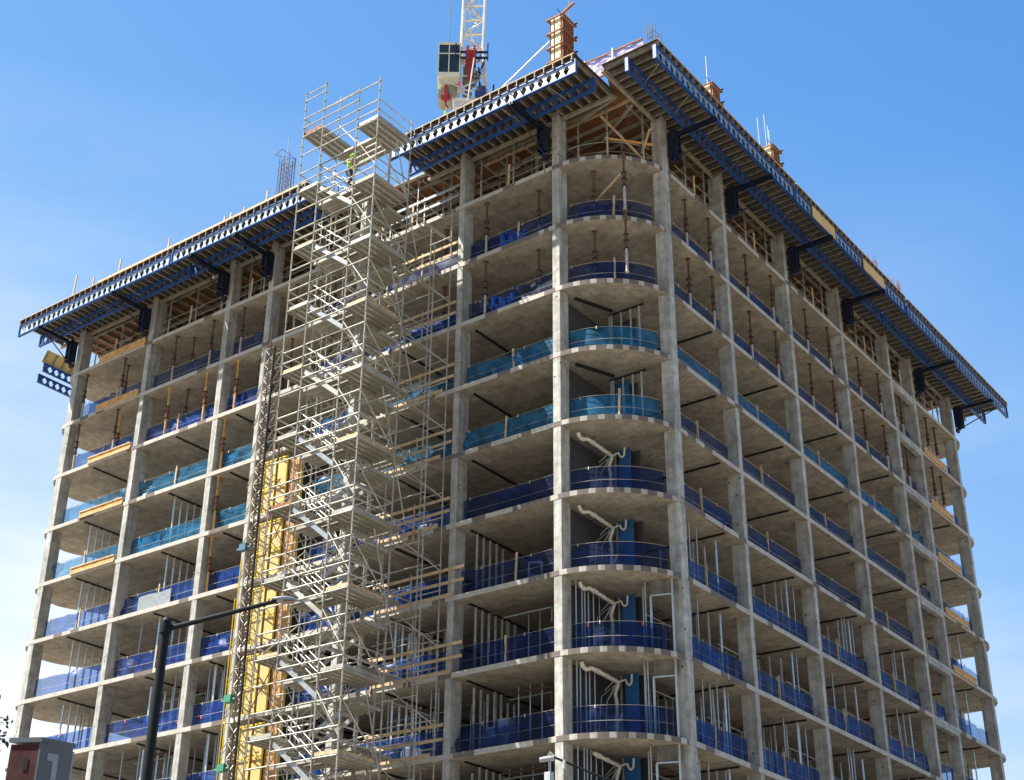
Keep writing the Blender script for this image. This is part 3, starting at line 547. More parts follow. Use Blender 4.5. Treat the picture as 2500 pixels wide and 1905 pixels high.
for k in range(3, 12):
    lab = ORD[k]+' slab from top'
    for j, (s, d0, kmin) in enumerate(((-4.3,.85,6), (-8.0,.5,7), (-13.3,.6,8), (-18.3,.5,7), (-22.5,.5,4), (-28.8,.5,4))):
        nn = 0 if k < kmin else (7 if k > 6 else 5)
        partition(s, PL, k, nn, '%s under the %s, %s' % ('steel stud wall' if nn else 'black ceiling track', lab, LBN[j]), d0)
    for j, s in enumerate((6.4, 12.3, 18.3, 24.2, None, 32.2)):
        if s is None: continue
        nn = 0 if k < (6 if j < 4 else 5) else (8 if k > 7 else 6)
        partition(s, PR, k, nn, '%s under the %s, %s' % ('steel stud wall' if nn else 'black ceiling track', lab, RBN[j]), .45, step=.5)
def stud_row(pts, k, name_label, P=PL):
    T = thing('stud_row', name_label, 'stud wall', (0,0,Zt(k+1)), 0, 'loose rows of steel studs behind the netting')
    for (x, y, a) in pts:
        c = MB(); c.beam((x,y,0),(x,y,2.79),.09,.035,(math.cos(a),math.sin(a),0)); c.obj('stud', STUD, T)
for k in range(6, 12):
    lab = ORD[k]+' slab from top'
    for j in range(4):
        a, b = bayR(j); rr = random.Random(k*11+j); nn = 3 if k < 8 else 5
        stud_row([(X0-.72-.15*rr.random(), fr((a, b), t), .9) for t in sorted(rr.uniform(.12,.95) for _ in range(nn))], k, 'loose steel studs behind netting under %s, %s' % (lab, RBN[j].replace('the ','')))
    for j in (3, 4, 1):
        a, b = bayL(j); rr = random.Random(k*13+j); nn = 3 if k < 8 else 4
        if j == 4 or k > 6: stud_row([(fr((a, b), t), .72+.12*rr.random(), .3) for t in sorted(rr.uniform(.1,.95) for _ in range(nn))], k, 'loose steel studs behind netting under %s, %s' % (lab, LBN[j].replace('the ','')))
# deeper rows of studs, pipe runs and shoring frames that fill the bays
for k in range(7, 12):
    lab = ORD[k]+' slab from top'
    for j in range(6):
        for face in 'LR':
            if (face == 'L' and j == 2) or (face == 'R' and j == 4): continue
            a, b = bayL(j) if face == 'L' else bayR(j); rr = random.Random(k*17+j*3+(face == 'L')); dd = rr.uniform(2.2, 3.6)
            pts = [(fr((a, b), t), dd, .3) if face == 'L' else (X0-dd, fr((a, b), t), 1.2) for t in [.08+.115*q for q in range(8)] if rr.random() < .85]
            if (face, j) in (('L', 5), ('R', 5)): pts = pts[:3]
            stud_row(pts, k, 'set-back steel studs under %s, %s' % (lab, (LBN[j] if face == 'L' else RBN[j]).replace('the ','')))
            if face == 'L' and j == 5 or face == 'R' and j > 3: continue
            P = PL if face == 'L' else PR; loc, rz = P(0, Zb(k)); d2 = rr.uniform(1.2, 2.4)
            T = thing('service_pipe', 'thin service pipes hung below %s, %s' % (lab, (LBN[j] if face == 'L' else RBN[j]).replace('the ','')), 'pipe', loc, rz, 'service pipes hung under the slabs')
            for q in range(2):
                c = MB(); x0 = fr((a, b), rr.uniform(.05,.3)); x1 = fr((a, b), rr.uniform(.6,.95)); dz = -.25-.12*q
                c.tube((x0, d2+.3*q, dz), (x1, d2+.3*q, dz), .035, 6); c.tube((x1, d2+.3*q, dz), (x1, d2+.3*q, dz-rr.uniform(.4, 2.0)), .03, 6); c.obj('pipe', GALV if q else RUST, T)
for face in 'LR':
    for j in range(6):
        a, b = bayL(j) if face == 'L' else bayR(j); P = PL if face == 'L' else PR; n_ = 2 if (b-a) > 3.5 else 1
        for q in range(n_):
            s0 = a+(b-a)*(q+.5)/n_-.6+random.uniform(-.2,.2); loc, rz = P(s0, Zt(1))
            T = thing('shoring_frame', 'cross-braced shoring frame%s in top storey, %s' % (['', ', %s one,' % ['left','right'][q] if face == 'L' else ', %s one,' % ['near','far'][q]][n_ > 1], (LBN[j] if face == 'L' else RBN[j]).replace('the ','')), 'shoring', loc, rz, 'shoring frames in the top storey')
            for x in (0, 1.2):
                c = MB(); c.tube((x,1.55,0),(x,1.55,2.66),.035,6); c.obj('leg', GALV if q else RUST, T)
            c = MB(); c.tube((0,1.55,.4),(1.2,1.55,2.0),.018,5); c.obj('brace', RUST, T); c = MB(); c.tube((0,1.58,2.0),(1.2,1.58,.4),.018,5); c.obj('brace', RUST, T)
            for zz in (.35, 2.1): c = MB(); c.tube((0,1.55,zz),(1.2,1.55,zz),.025,6); c.obj('crossbar', GALV, T)
# ------------------------------------------------------------------ fittings in the rounded corner bay
for k in range(3, 12):
    zf = Zt(k+1); zc = Zb(k); lab = ORD[k]+' slab from top'
    if k >= 5:
        T = thing('waste_pipe', 'white plastic waste pipe hanging under the %s in the rounded corner bay' % lab, 'pipe', (0,0,zc), 0, 'white waste pipes in the corner bay')
        c = MB(); c.path([(.60,.80,-.08),(.63,.88,-.27),(.69,1.0,-.31),(.74,1.2,-.22),(.76,1.45,-.24),(.86,2.75,-.40)] if k < 9 else [(.72,1.3,-.20),(.76,1.45,-.24),(.86,2.75,-.40)],.066+.006*(k % 3),8); c.tube((.76,1.45,-.24),(.775,1.65,-.26),.095,8); c.tube((.80,2.0,-.30),(.805,2.08,-.31),.09,8); c.obj('branch_pipe', PVC, T)
        c = MB(); c.path([(.86,2.75,-.40),(.70,2.75,-.80),(.76,2.75,-1.1),(.73,2.75,-2.8)],.064,8)
        for zz in (-1.3-.2*(k % 3),-2.0,-2.3): c.tube((.74,2.75,zz),(.74,2.75,zz+.07),.088,8)
        if k % 2 == 0: c.path([(.74,2.75,-1.9),(.95,2.7,-1.75),(1.0,2.7,-1.55)],.04,6)
        T.rotation_euler.z = .015*((k*5) % 4-1.5)
        c.obj('stack_pipe', PVC, T)
        c = MB(); c.path([(.86,2.75,-.38),(1.16,2.75,-.34),(1.22,2.75,-.50),(1.31,2.75,-.57),(1.41,2.75,-.50),(1.43,2.75,-.18)],.036,6); c.obj('trap_pipe', PVC, T)
        c = MB(); c.path([(.8,2.7,-.45),(.34,2.4,-.9),(.22,2.3,-2.8)],.02,4); c.path([(.8,2.7,-.45),(.5,2.5,-1.1),(.48,2.4,-2.8)],.022,4); c.path([(.0,2.6,-1.25),(.6,2.6,-1.3)],.02,4); c.path([(.95,2.5,-.3),(.55,2.3,-.75)],.02,4); c.obj('hose', GALV, T)
    if k >= 4:
        T = thing('wallboard_panel', 'blue wallboard panel between steel studs under the %s in the rounded corner bay' % lab, 'wall panel', (0,0,zf), 0, 'blue wallboard panels in the corner bay')
        c = MB(); c.box(.80+.05*(k % 3),1.46-.04*(k % 2),3.2,3.23,0 if k % 3 else .35,2.79); c.obj('board', BBRD, T)
        c = MB(); c.box(.70,.78,3.17,3.2,0,2.79); c.obj('stud', STUD, T)
    if k >= 7:
        pts = [(.45,.74,.8),(.46,.94,.8),(.47,1.28,.8),(.48,1.5,.8),(.5,1.8,.8),(2.05,2.75,.4),(2.28,2.3,.4),(2.42,2.3,.4)]
        if k % 2: pts = [p for i, p in enumerate(pts) if i not in (1, 6)]+[(.47,1.1,.8),(.3,2.5,.8)]
        stud_row(pts, k, 'steel studs beside the pipe under %s in rounded corner bay' % lab)
        T = thing('door_frame', 'steel door frame beside the right corner column under the %s' % lab, 'door frame', (0,0,zf), 0, 'steel door frames in the corner bay')
        c = MB(); c.box(2.63,2.70,2.24,2.29,0,2.2); c.obj('jamb', STUD, T); c = MB(); c.box(3.40,3.46,2.47,2.52,0,2.79); c.obj('jamb', STUD, T)
        c = MB(); c.beam((2.66,2.27,2.2),(3.42,2.5,2.2),.06,.05); c.obj('lintel', STUD, T)
        c = MB(); c.prism([(2.66,2.29),(3.42,2.52),(3.42,2.54),(2.66,2.31)], lambda u, v, t: (u, v, t), 2.24, 2.79); c.obj('overpanel', CORE, T)
    if k in (3, 4):
        T = thing('partition_frame', 'small frame of steel studs behind the netting under the %s in the rounded corner bay' % lab, 'stud wall', (0,0,zf), 0, 'stud frames in the corner bay')
        for x in (1.0, 1.1, 1.55, 2.0, 2.4):
            c = MB(); c.box(x-.03, x+.03, 2.6, 2.64, 0, 2.6); c.obj('stud', STUD, T)
        c = MB(); c.box(.95, 2.6, 2.6, 2.66, 2.6, 2.68); c.obj('top_track', DARK, T)
        c = MB(); c.beam((.55,.8,2.72),(1.2,2.5,2.72),.1,.1); c.obj('top_track', BLK, T)
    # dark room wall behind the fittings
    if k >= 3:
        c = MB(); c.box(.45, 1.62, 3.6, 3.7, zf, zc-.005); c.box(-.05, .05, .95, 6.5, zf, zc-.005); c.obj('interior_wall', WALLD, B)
# ------------------------------------------------------------------ orange timber beams lying on slab edges
for k in range(1, 6):
    a, b = (-29.0, -25.7) if k > 1 else (-29.4, -25.7)
    T = thing('timber_beam_stack', 'orange timber beam resting on edge of the %s slab from top, left end bay' % ORD[k], 'timber beam', (0,0,Zt(k)), 0, 'orange beams resting on the slab edges')
    c = MB(); c.box(a, b, -.05, .0, -.02, .22); c.obj('web', WOODO, T); c = MB(); c.box(a, b, -.09, .04, .22, .28); c.box(a, b, -.09, -.005, -.09, -.022); c.obj('flange', WOOD, T)
for k in range(2, 7):
    T = thing('timber_beam_stack', 'orange timber beam resting on edge of the %s slab from top, right end bay' % ORD[k], 'timber beam', (X0,0,Zt(k)), math.pi/2, 'orange beams resting on the slab edges')
    c = MB(); c.box(29.3, 32.3, -.05, .0, -.02, .22); c.obj('web', WOODO, T); c = MB(); c.box(29.3, 32.3, -.09, .04, .22, .28); c.box(29.3,32.3,-.09,-.005,-.09,-.022); c.obj('flange', WOOD, T)
# ------------------------------------------------------------------ loose site goods
def unit(x, y, z, label):
    T = thing('portable_cooler', label, 'cooler', (x,y,z), .5, 'white cooling units on the floors')
    c = MB(); c.box(-.28,.28,-.25,.25,.05,.95); c.obj('casing', WRAP, T, bevel=.05); c = MB(); c.box(-.2,.2,-.262,-.252,.4,.85); c.obj('grille', DARK, T); c = MB(); c.box(-.2,.2,-.262,-.252,.12,.3); c.obj('panel', DARK, T)
unit(-.62, 1.0, Zt(5), 'white cooling unit with dark grille behind cyan net beside left corner column')
unit(-1.5, 1.0, Zt(7), 'white cooling unit behind blue net, seventh slab from top, left of corner')
def pallet(x, y, z, label, n=2, h=1.1, m_=WRAP):
    T = thing('wrapped_pallet', label, 'pallet', (x,y,z), .1, 'wrapped pallets of material on the floors')
    for i in range(n):
        c = MB(); c.box(-.5+i*.55,-.02+i*.55,-.3,.3,.1,h*(.8+.2*i)); c.obj('bundle', m_, T, bevel=.06)
    c = MB(); c.box(-.55,-.5+n*.55,-.35,.35,0,.09); c.obj('base', WOODG, T)
pallet(-3.2, 1.15, Zt(9), 'pair of white wrapped bundles behind blue net, ninth slab from top', 2, 1.25)
pallet(-6.8, 1.15, Zt(6), 'white wrapped bundles behind the board rails, sixth slab from top', 3, .95)
pallet(-7.2, 1.15, Zt(9), 'white wrapped bundles behind the board rails, ninth slab from top', 2, 1.0)
pallet(-8.3, 1.15, Zt(6), 'maroon crates behind the board rails, sixth slab from top', 1, .9, MAROON)
c = MB(); c.prism([(0,0),(2.3,.02),(2.28,.84),(1.5,.80),(.7,.86),(0.02,.83)], lambda u, v, t: (-24.0+u, .40+t, Zt(6)+.05+v), 0, .02); tag(c.obj('white_sheet', GALV), 'greyish white sheet hung over the netting, wide bay, sixth slab from top', 'sheet')
for i, (x, k, lab) in enumerate(((-3.0,2,'crumpled blue tarpaulin at first bay left of corner, second slab from top'), (-3.4,3,'crumpled blue tarpaulin at first bay left of corner, third slab from top'), (-12.9,4,'blue tarpaulin behind scaffold, fourth slab from top'), (-12.3,7,'blue tarpaulin behind scaffold right of the yellow gate, seventh slab from top'), (-8.2,7,'bunched blue tarpaulin behind board rails, seventh slab from top'), (-17.9,10,'twisted blue tarpaulin hanging in the narrow bay, tenth slab from top'))):
    rr = random.Random(i*5+1); nx, ny = 22, 8; vs = []
    wd_ = 1.3 if i < 2 else 1.7
    for a in range(nx+1):
        for b in range(ny+1):
            u = a/nx; v = b/ny
            vs.append((x+u*wd_, .44+.09*math.sin(u*17+i)*math.cos(v*4)+.05*math.sin(u*33+v*9), Zt(k)+.02+v*(.85+.15*math.sin(u*6+i))))
    c = MB(); c.add(vs, [(a*(ny+1)+b,(a+1)*(ny+1)+b,(a+1)*(ny+1)+b+1,a*(ny+1)+b+1) for a in range(nx) for b in range(ny)]); tag(c.obj('tarpaulin', TARP), lab, 'tarpaulin', 'blue tarpaulins on the slab edges')
# ------------------------------------------------------------------ stair scaffold
T = thing('stair_scaffold', 'tall steel stair scaffold with landings standing in front of the left facade', 'scaffold', (-7.9,-3.7,zlo))
O = Vector((-7.9,-3.7,zlo))
def sp(mb, name, mt, lim={}):
    mb.v = [tuple(Vector(v)-O) for v in mb.v]; return mb.obj(name, mt, T)
XA, XB, XD, XE = -10.15, -8.95, -6.85, -5.65; YF, YB = -4.75, -2.6
def rosettes(c, x, y, z0, z1):
    z = z0
    while z < z1: c.tube((x,y,z-.012),(x,y,z+.012),.062,6); z += .5
tops = {(XA,YF):5.9,(XB,YF):5.95,(XD,YF):4.57,(XE,YF):4.6,(XA,YB):7.1,(XB,YB):4.1,(XD,YB):4.0,(XE,YB):3.6}
for (x, y), zt in tops.items():
    c = MB(); c.tube((x,y,zlo),(x,y,zt),.032,6); rosettes(c, x, y, .35-34.5, zt); c.tube((x,y,zt-.25),(x,y,zt-.2),.04,6); sp(c, 'standard', SCAF)
leds = []
def led(p, q, r=.03): leds.append((p, q, r))
for k in range(-1, 12):
    zl = .35-3*k; zr = -.65-3*k
    if k == -1: zl, zr = 3.4, 2.35
    for h in (0, .5, 1.0):
        led((XA,YF,zl+h),(XB,YF,zl+h)); led((XD,YF,zr+h),(XE,YF,zr+h)); 
        led((XB,YF,zr+h),(XD,YF,zr+h)) ; led((XE,YF,zr+h),(XE,YB,zr+h)); led((XA,YF,zl+h),(XA,YB,zl+h))
    led((XB,YF,zl+.5),(XD,YF,zl+.5)); led((XB,YF,zl+1),(XD,YF,zl+1))
    led((XD,YF,zr+2),(XE,YF,zr+2)); led((XB,YF,zr+2),(XD,YF,zr+2)); led((XA,YF,zl+2),(XB,YF,zl+2)) 
    if k >= 0:
        for h in (0, 1.0): led((XA,YB,zl+h),(XB,YB,zl+h)); led((XB,YB,zr+h),(XD,YB,zr+h)); led((XD,YB,zr+h),(XE,YB,zr+h)); led((XB,YF,zl+h),(XB,YB,zl+h)); led((XD,YF,zr+h),(XD,YB,zr+h))
led((XA,YF,5.75),(XB,YF,5.75)); led((XA,YB,5.4),(XB,YB,4.2-.3))
front = [l for l in leds if l[0][1] == YF and l[1][1] == YF]; rest = [l for l in leds if not (l[0][1] == YF and l[1][1] == YF)]
front.sort(key=lambda l: -l[0][2])
for p, q, r in front[:100]:
    c = MB(); c.tube(p, q, r, 6); sp(c, 'ledger', SCAF)
c = MB()
for p, q, r in front[100:]+rest: c.tube(p, q, r, 6)
o = sp(c, 'ledger', SCAF); o['kind'] = 'stuff'
def planks(c, x0, x1, y0, y1, z, alongx):
    w_ = .31; n_ = max(1, int(round(((y1-y0) if alongx else (x1-x0))/w_))); w2 = ((y1-y0) if alongx else (x1-x0))/n_
    for i in range(n_):
        if alongx: a = y0+i*w2; c.box(x0, x1, a+.03, a+w2-.03, z+.03, z+.05); c.box(x0, x1, a+.03, a+.05, z-.08, z+.03); c.box(x0, x1, a+w2-.05, a+w2-.03, z-.08, z+.03)
        else: a = x0+i*w2; c.box(a+.03, a+w2-.03, y0, y1, z+.03, z+.05); c.box(a+.03, a+.05, y0, y1, z-.08, z+.03); c.box(a+w2-.05, a+w2-.03, y0, y1, z-.08, z+.03)
brs = []
for k in range(-1, 12):
    zl = .35-3*k; zr = -.65-3*k
    if k == -1: zl, zr = 3.45, 2.4
    c = MB(); planks(c, XA, XB, YF+.03, YB-.03, zl+.02, False); sp(c, 'landing_deck', DECKM)
    c = MB(); planks(c, XD, XE, YF+.03, YB-.03, zr+.02, False); sp(c, 'landing_deck', DECKM)
    c = MB(); planks(c, XB, XD, YF+.12, YF+1.15, zr+.02, True) if k >= 0 else planks(c, XB-.1, XD, YF+.9, YB, zr+.02, True); sp(c, 'landing_deck', DECKM)
    tb = WOOD if k % 3 != 2 else RUSTO
    c = MB(); c.box(XA, XB, YF+.03, YF+.055, zl+.05, zl+.20); sp(c, 'toe_board', tb if k % 2 else SCAF)
    c = MB(); c.box(XD, XE, YF+.03, YF+.055, zr+.05, zr+.20); c.box(XE-.05, XE-.025, YF+.06, YB-.06, zr+.05, zr+.20); sp(c, 'toe_board', WOOD if k % 2 == 0 else SCAF)
    if k >= 0:
        # front flight, two metres down to the right, and the short rear flight back
        for (xa, za, xb, zb_, y0, y1) in ((XB+.05, zl, XD+.0, zl-1.9, YF+.06, YF+.72), (XD, zl-1.9, XB+.1, zl-3.0, YB-.85, YB-.1)):
            st = MB()
            for y in (y0, y1): st.beam((xa,y,za-.18),(xb,y,zb_+.05),.05,.17)
            sf = sp(st, 'stair_stringer', GALV if k % 3 else SCAF)
            tr_ = MB(); nst = 9 if abs(za-zb_) > 1.5 else 5
            for i in range(nst):
                t = (i+.5)/nst; x = xa+(xb-xa)*t; z = za+(zb_-za)*t-.03; tr_.box(x-.13, x+.13, y0+.02, y1-.02, z-.03, z)
            sp(tr_, 'stair_treads', DECKM)
            hr = MB()
            for y in (y0, y1):
                for h in (.5, .95): hr.tube((xa,y,za+h),(xb,y,zb_+h+.12),.02,6)
                hr.tube((xa,y,za),(xa,y,za+.95),.02,6); hr.tube((xb,y,zb_+.1),(xb,y,zb_+1.05),.02,6)
            sp(hr, 'stair_handrail', SCAF)
        c = MB(); planks(c, XD, XE, YB-1.1, YB-.05, zr-.98, False); sp(c, 'landing_deck', DECKM)
        # bracing
        c = MB(); c.tube((XE,YF,zr+2.0),(XE,YB,zr+.05),.024,6); sp(c, 'diagonal_brace', SCAF)
        c = MB(); c.tube((XA,YB,zl+2.0),(XA,YF,zl+.05),.022,6); sp(c, 'diagonal_brace', SCAF)
        for y_, a_ in ((YB, .3), (YB-.95, .9)):
            c = MB(); c.tube((XB,y_,zl-a_),(XD,y_,zl-2.0-a_),.024,6); sp(c, 'cross_brace', SCAF)
            c = MB(); c.tube((XB,y_,zl-2.3-a_),(XD,y_,zl-.1-a_),.024,6); sp(c, 'cross_brace', SCAF)
        c = MB(); c.tube((XD,YF,zr+2.4),(XE,YF+.02,zr+.6),.022,6); sp(c, 'diagonal_brace', SCAF)
        c = MB(); c.tube((XD,YB,zr+.2),(XD,YF,zr+2.2),.022,6); sp(c, 'diagonal_brace', SCAF)
        for x_ in (XB+.5, XB+1.2):
            c = MB(); c.tube((x_,YF+.75,zl-3.0),(x_,YF+.75,zl-.7),.022,6); sp(c, 'inner_post', SCAF)
        if k % 2 == 0:
            c = MB(); c.tube((XE+.06,-3.6,zr+2.6),(XE+.06,-1.9,zr-2.6),.026,6); sp(c, 'raking_tube', SCAF)
        if k > 3 and k % 2: 
            c = MB(); c.tube((XA,YF-.05,zl-.1),(XB,YF-.05,zl-1.9),.022,6); sp(c, 'cross_brace', RUST)
            c = MB(); c.tube((XA,YF-.05,zl-1.9),(XB,YF-.05,zl-.1),.022,6); sp(c, 'cross_brace', RUST)
for x, y, zt in ((-9.75,-3.55,1.2),(-8.85,-3.62,.9),(-6.95,-3.62,.2),(-6.7,-2.7,2.4),(-9.05,-2.7,1.2),(-7.9,-2.62,-.5)):
    c = MB(); c.tube((x,y,zlo),(x,y,zt),.026,6); rosettes(c, x, y, .1-34.5, zt); sp(c, 'inner_standard', SCAF)
for k in range(0, 11):
    zl = .35-3*k
    for (p, q) in (((-9.75,-3.55,zl-.5),(-8.85,-3.62,zl-1.9)), ((-8.85,-3.62,zl-.9),(-6.95,-3.62,zl-.9)), ((-8.85,-3.62,zl-1.5),(-6.95,-3.62,zl-1.5)), ((-6.95,-3.62,zl-.2),(-5.7,-3.62,zl-.2)), ((-10.1,-3.55,zl-1.0),(-8.9,-3.55,zl-1.0)), ((-6.95,-3.62,zl-.4),(-6.7,-2.7,zl-2.3)), ((-9.05,-2.7,zl+.3),(-7.9,-2.62,zl-1.6))):
        c = MB(); c.tube(p, q, .023, 6); sp(c, 'inner_tube', SCAF)
# run-off bay between the tower and the slab edge
T2 = thing('runoff_scaffold', 'open tube scaffold bay linking the stair scaffold to the slab edges', 'scaffold', (-6.9,-1.4,zlo)); O2 = Vector((-6.9,-1.4,zlo))
def sp2(mb, name, mt): mb.v = [tuple(Vector(v)-O2) for v in mb.v]; return mb.obj(name, mt, T2)
for (x, y, zt) in ((-4.98,-.42,-.2),(-6.12,-.42,-.6),(-8.0,-.42,-1.0),(-8.95,-.42,-.4),(-4.98,-1.5,-2.6),(-7.0,-1.5,-1.2)):
    c = MB(); c.tube((x,y,zlo),(x,y,zt),.027,6); rosettes(c, x, y, .35-34.5, zt); sp2(c, 'standard', SCAF)
for k in range(0, 12):
    z = -.65-3*k
    c = MB()
    for h in (0, 1.0): c.tube((-5.65,-2.5,z+h-.6),(-5.65,-.05,z+h-.6),.024,6)
    c.tube((-6.12,-.42,z-.95),(-4.98,-.42,z-.95),.024,6); c.tube((-6.12,-.42,z-2.0),(-4.98,-.42,z-2.0),.024,6)
    c.tube((-8.95,-.42,z-1.1),(-8.0,-.42,z-1.1),.024,6); c.tube((-8.0,-.42,z-1.6),(-6.12,-.42,z-1.6),.024,6)
    c.tube((-7.0,-1.5,z-.3),(-4.98,-1.5,z-.3),.024,6); c.tube((-7.0,-1.5,z-1.3),(-4.98,-1.5,z-1.3),.024,6); sp2(c, 'ledger', SCAF)
    c = MB()
    for x in (-8.95, -8.0, -6.85): c.tube((x,-2.5,z-.2),(x,-.42,z-.2),.022,6); c.tube((x,-2.5,z-1.9),(x,-.42,z-1.9),.022,6)
    sp2(c, 'transom', SCAF)
    c = MB(); c.tube((-8.95,-2.5,z+.1),(-8.95,-.42,z-1.9),.022,6); sp2(c, 'diagonal_brace', SCAF); c = MB(); c.tube((-6.85,-2.6,z+.8),(-4.98,-.42,z-1.2),.022,6); sp2(c, 'diagonal_brace', SCAF)
    if k < 11: c = MB(); planks(c, -8.9, -6.9, -2.5, -.5, Zt(k+2)+.02, True); sp2(c, 'walkway_deck', DECKM)
# ------------------------------------------------------------------ hoist mast and yellow gates
T = thing('hoist_mast', 'narrow lattice hoist mast standing against the left facade beside the yellow gates', 'mast', (-14.85,-.9,zlo)); O3 = Vector((-14.85,-.9,zlo))
def sp3(mb, name, mt): mb.v = [tuple(Vector(v)-O3) for v in mb.v]; return mb.obj(name, mt, T)
ztop = -4.2
for (x, y, mt, r, nm) in ((-15.2,-1.15,SCAF,.04,'chord'),(-14.62,-1.15,BLK,.06,'chord'),(-15.2,-.62,SCAF,.035,'chord'),(-14.62,-.62,RUST,.045,'chord'),(-14.85,-1.2,RUST,.028,'rack')):
    c = MB(); c.tube((x,y,zlo),(x,y,ztop+(1.2 if nm == 'rack' else 0)),r,6); sp3(c, nm, mt)
z = ztop; c = MB(); i = 0; c2 = MB()
while z > -34:
    for a, b in (((-15.2,-1.15),(-14.62,-1.15)),((-14.62,-1.15),(-14.62,-.62)),((-14.62,-.62),(-15.2,-.62)),((-15.2,-.62),(-15.2,-1.15))):
        c.tube((*a,z),(*b,z),.018,5); c.tube((*a,z),(*b,z-.75),.014,5)
    z -= .75; i += 1
    if i % 2 == 0:
        for h in (0, .22): c2.tube((-16.4,-.35,z+h-.3),(-14.9,-1.2,z+h),.028,6)
        c2.tube((-16.3,-.05,z),(-15.2,-1.1,z+.1),.02,6)
o = sp3(c, 'lattice_bracing', SCAF); sp3(c2, 'wall_tie', SCAF)
c = MB(); c.tube((-13.9,-1.0,zlo),(-13.9,-1.0,-9),.05,6); sp3(c, 'guide_pole', RUST)
c = MB(); c.tube((-16.15,-.5,zlo),(-16.15,-.5,-14),.028,6); c.tube((-15.75,-1.0,zlo),(-15.75,-1.0,-16),.022,6); sp3(c, 'guide_tube', YEL)
for z, mt in ((-14.0,TEAL),(-20.6,GREEN),(-23.4,GREEN),(-25.2,GREEN)):
    c = MB(); c.box(-15.5,-15.1,-1.3,-1.05,z,z+.3); c.tube((-15.7,-1.2,z+.1),(-14.9,-1.2,z+.1),.05,6); sp3(c, 'clamp', mt)
for k in range(4, 12):
    z = Zt(k); zf = Zt(k+1)
    T = thing('hoist_gate', 'yellow framed plywood hoist gate under the %s slab from top, behind the mast' % ORD[k], 'gate', (-15.85,.12,zf), 0, 'yellow hoist gates')
    c = MB(); c.box(0,.66,0,.03,.05,2.5); c.obj('panel', YPL, T); c = MB(); c.box(.72,1.42,0,.03,.05,2.5); c.obj('panel', YPL if k != 7 else YPL, T)
    c = MB(); c.box(1.5,2.3,.05,.08,.05,2.4); c.obj('side_panel', OPL if k < 9 else YPL, T)
    c = MB()
    for x in (-.05,.67,1.42): c.box(x,x+.05,-.05,-.003,0,2.55)
    for zz in (.0,1.15,2.5): c.box(-.05,1.47,-.075,-.052,zz,zz+.06)
    c.box(2.3,2.36,-.02,.1,0,2.5); c.obj('frame', YEL, T)
    rr = random.Random(k); c = MB()
    for q in range(3):
        x = rr.uniform(.72,1.2); zz = rr.uniform(.9,2.0); c.tube((x,-.006,zz),(x+rr.uniform(.05,.3),-.006,zz+rr.uniform(-.35,.35)),.022,5)
    c.obj('spray_mark', SPRAY, T)
    # shaft side wall behind
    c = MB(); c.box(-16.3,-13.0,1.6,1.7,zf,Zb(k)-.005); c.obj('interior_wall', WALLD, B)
# ------------------------------------------------------------------ column forms and rebar cages on the roof
def form(x, y, w_, d_, label, z0=3.12, z1=8.1):
    T = thing('column_form', label, 'formwork', (x,y,z0), 0, 'column forms standing on the roof')
    h = z1-z0; c = MB(); c.box(-w_/2,w_/2,-d_/2,d_/2,0,h); c.obj('plywood_box', PLYC, T)
    c = MB()
    for i in range(3):
        xx = -w_/2+.03+i*(w_-.06)*(.36 if i == 1 else .5); c.box(xx-.015,xx+.015,-d_/2-.03,-d_/2-.004,0,h-.05)
    c.obj('stiffener', RUST, T); c = MB()
    for i in range(6):
        yy = -d_/2+.04+i*(d_-.08)/5; c.box(w_/2+.004,w_/2+.07,yy-.035,yy+.035,0,h-.05)
    c.obj('stiffener', RUSTO, T)
    n_ = int(h/.76)
    for i in range(n_+1):
        z = h-.06-i*(h-.12)/n_; c = MB()
        for (a, b) in (((-w_/2-.14,-d_/2-.08),(w_/2+.13,-d_/2-.08)),((w_/2+.11,-d_/2-.12),(w_/2+.11,d_/2+.16)),((-w_/2-.08,-d_/2-.12),(-w_/2-.08,d_/2+.12)),((-w_/2-.12,d_/2+.07),(w_/2+.14,d_/2+.07))):
            c.beam((*a,z),(*b,z),.07,.08)
        c.obj('waler', RUSTO, T)
        c = MB(); c.tube((w_/2-.05,-d_/2-.26,z+.22),(w_/2+.05,-d_/2-.05,z+.02),.018,5); c.obj('wedge_bolt', DARK, T)
        c = MB(); c.tube((w_/2+.26,d_/2,z+.03),(w_/2+.10,d_/2,z+.05),.045,6); c.obj('wedge_bolt', DARK, T)
    return T
T = form(.3, .35, .62, .85, 'tall orange column form with walers standing on the roof at the left of the corner')
c = MB(); c.beam((-.35,-.3,8.0-3.12),(.9,-.3,8.55-3.12),.1,.1); c.obj('top_timber', RUSTO, T)
c = MB(); c.tube((.2,.3,4.9),(.25,.3,8.2),.02,6); c.obj('lifting_rod', GALV, T)
form(3.4, 7.9, .7, .7, 'orange column form rising behind the first table right of the corner', 3.12, 7.8)
form(3.4, 13.9, .7, .7, 'orange column form with tall white rods above the right roof edge', 3.12, 7.9)
c = MB(); c.tube((3.4,7.9,7.8),(3.4,7.9,9.8),.022,5); tag(c.obj('steel_rod', WRAP), 'single tall pale rod standing up from first column form on right side', 'rod', 'pale rods above the forms')
for i, (dx, h) in enumerate(((-.9,9.4),(-.1,10.1),(.2,9.6),(.4,9.4))):
    c = MB(); c.tube((3.4,13.9+dx,6.0),(3.38,13.9+dx+(0 if i != 3 else -.1),h),.02,5); tag(c.obj('steel_rod', WRAP), '%s of the four pale rods at the second column form on right side' % ['leftmost','second','third','rightmost'][i], 'rod', 'pale rods above the forms')
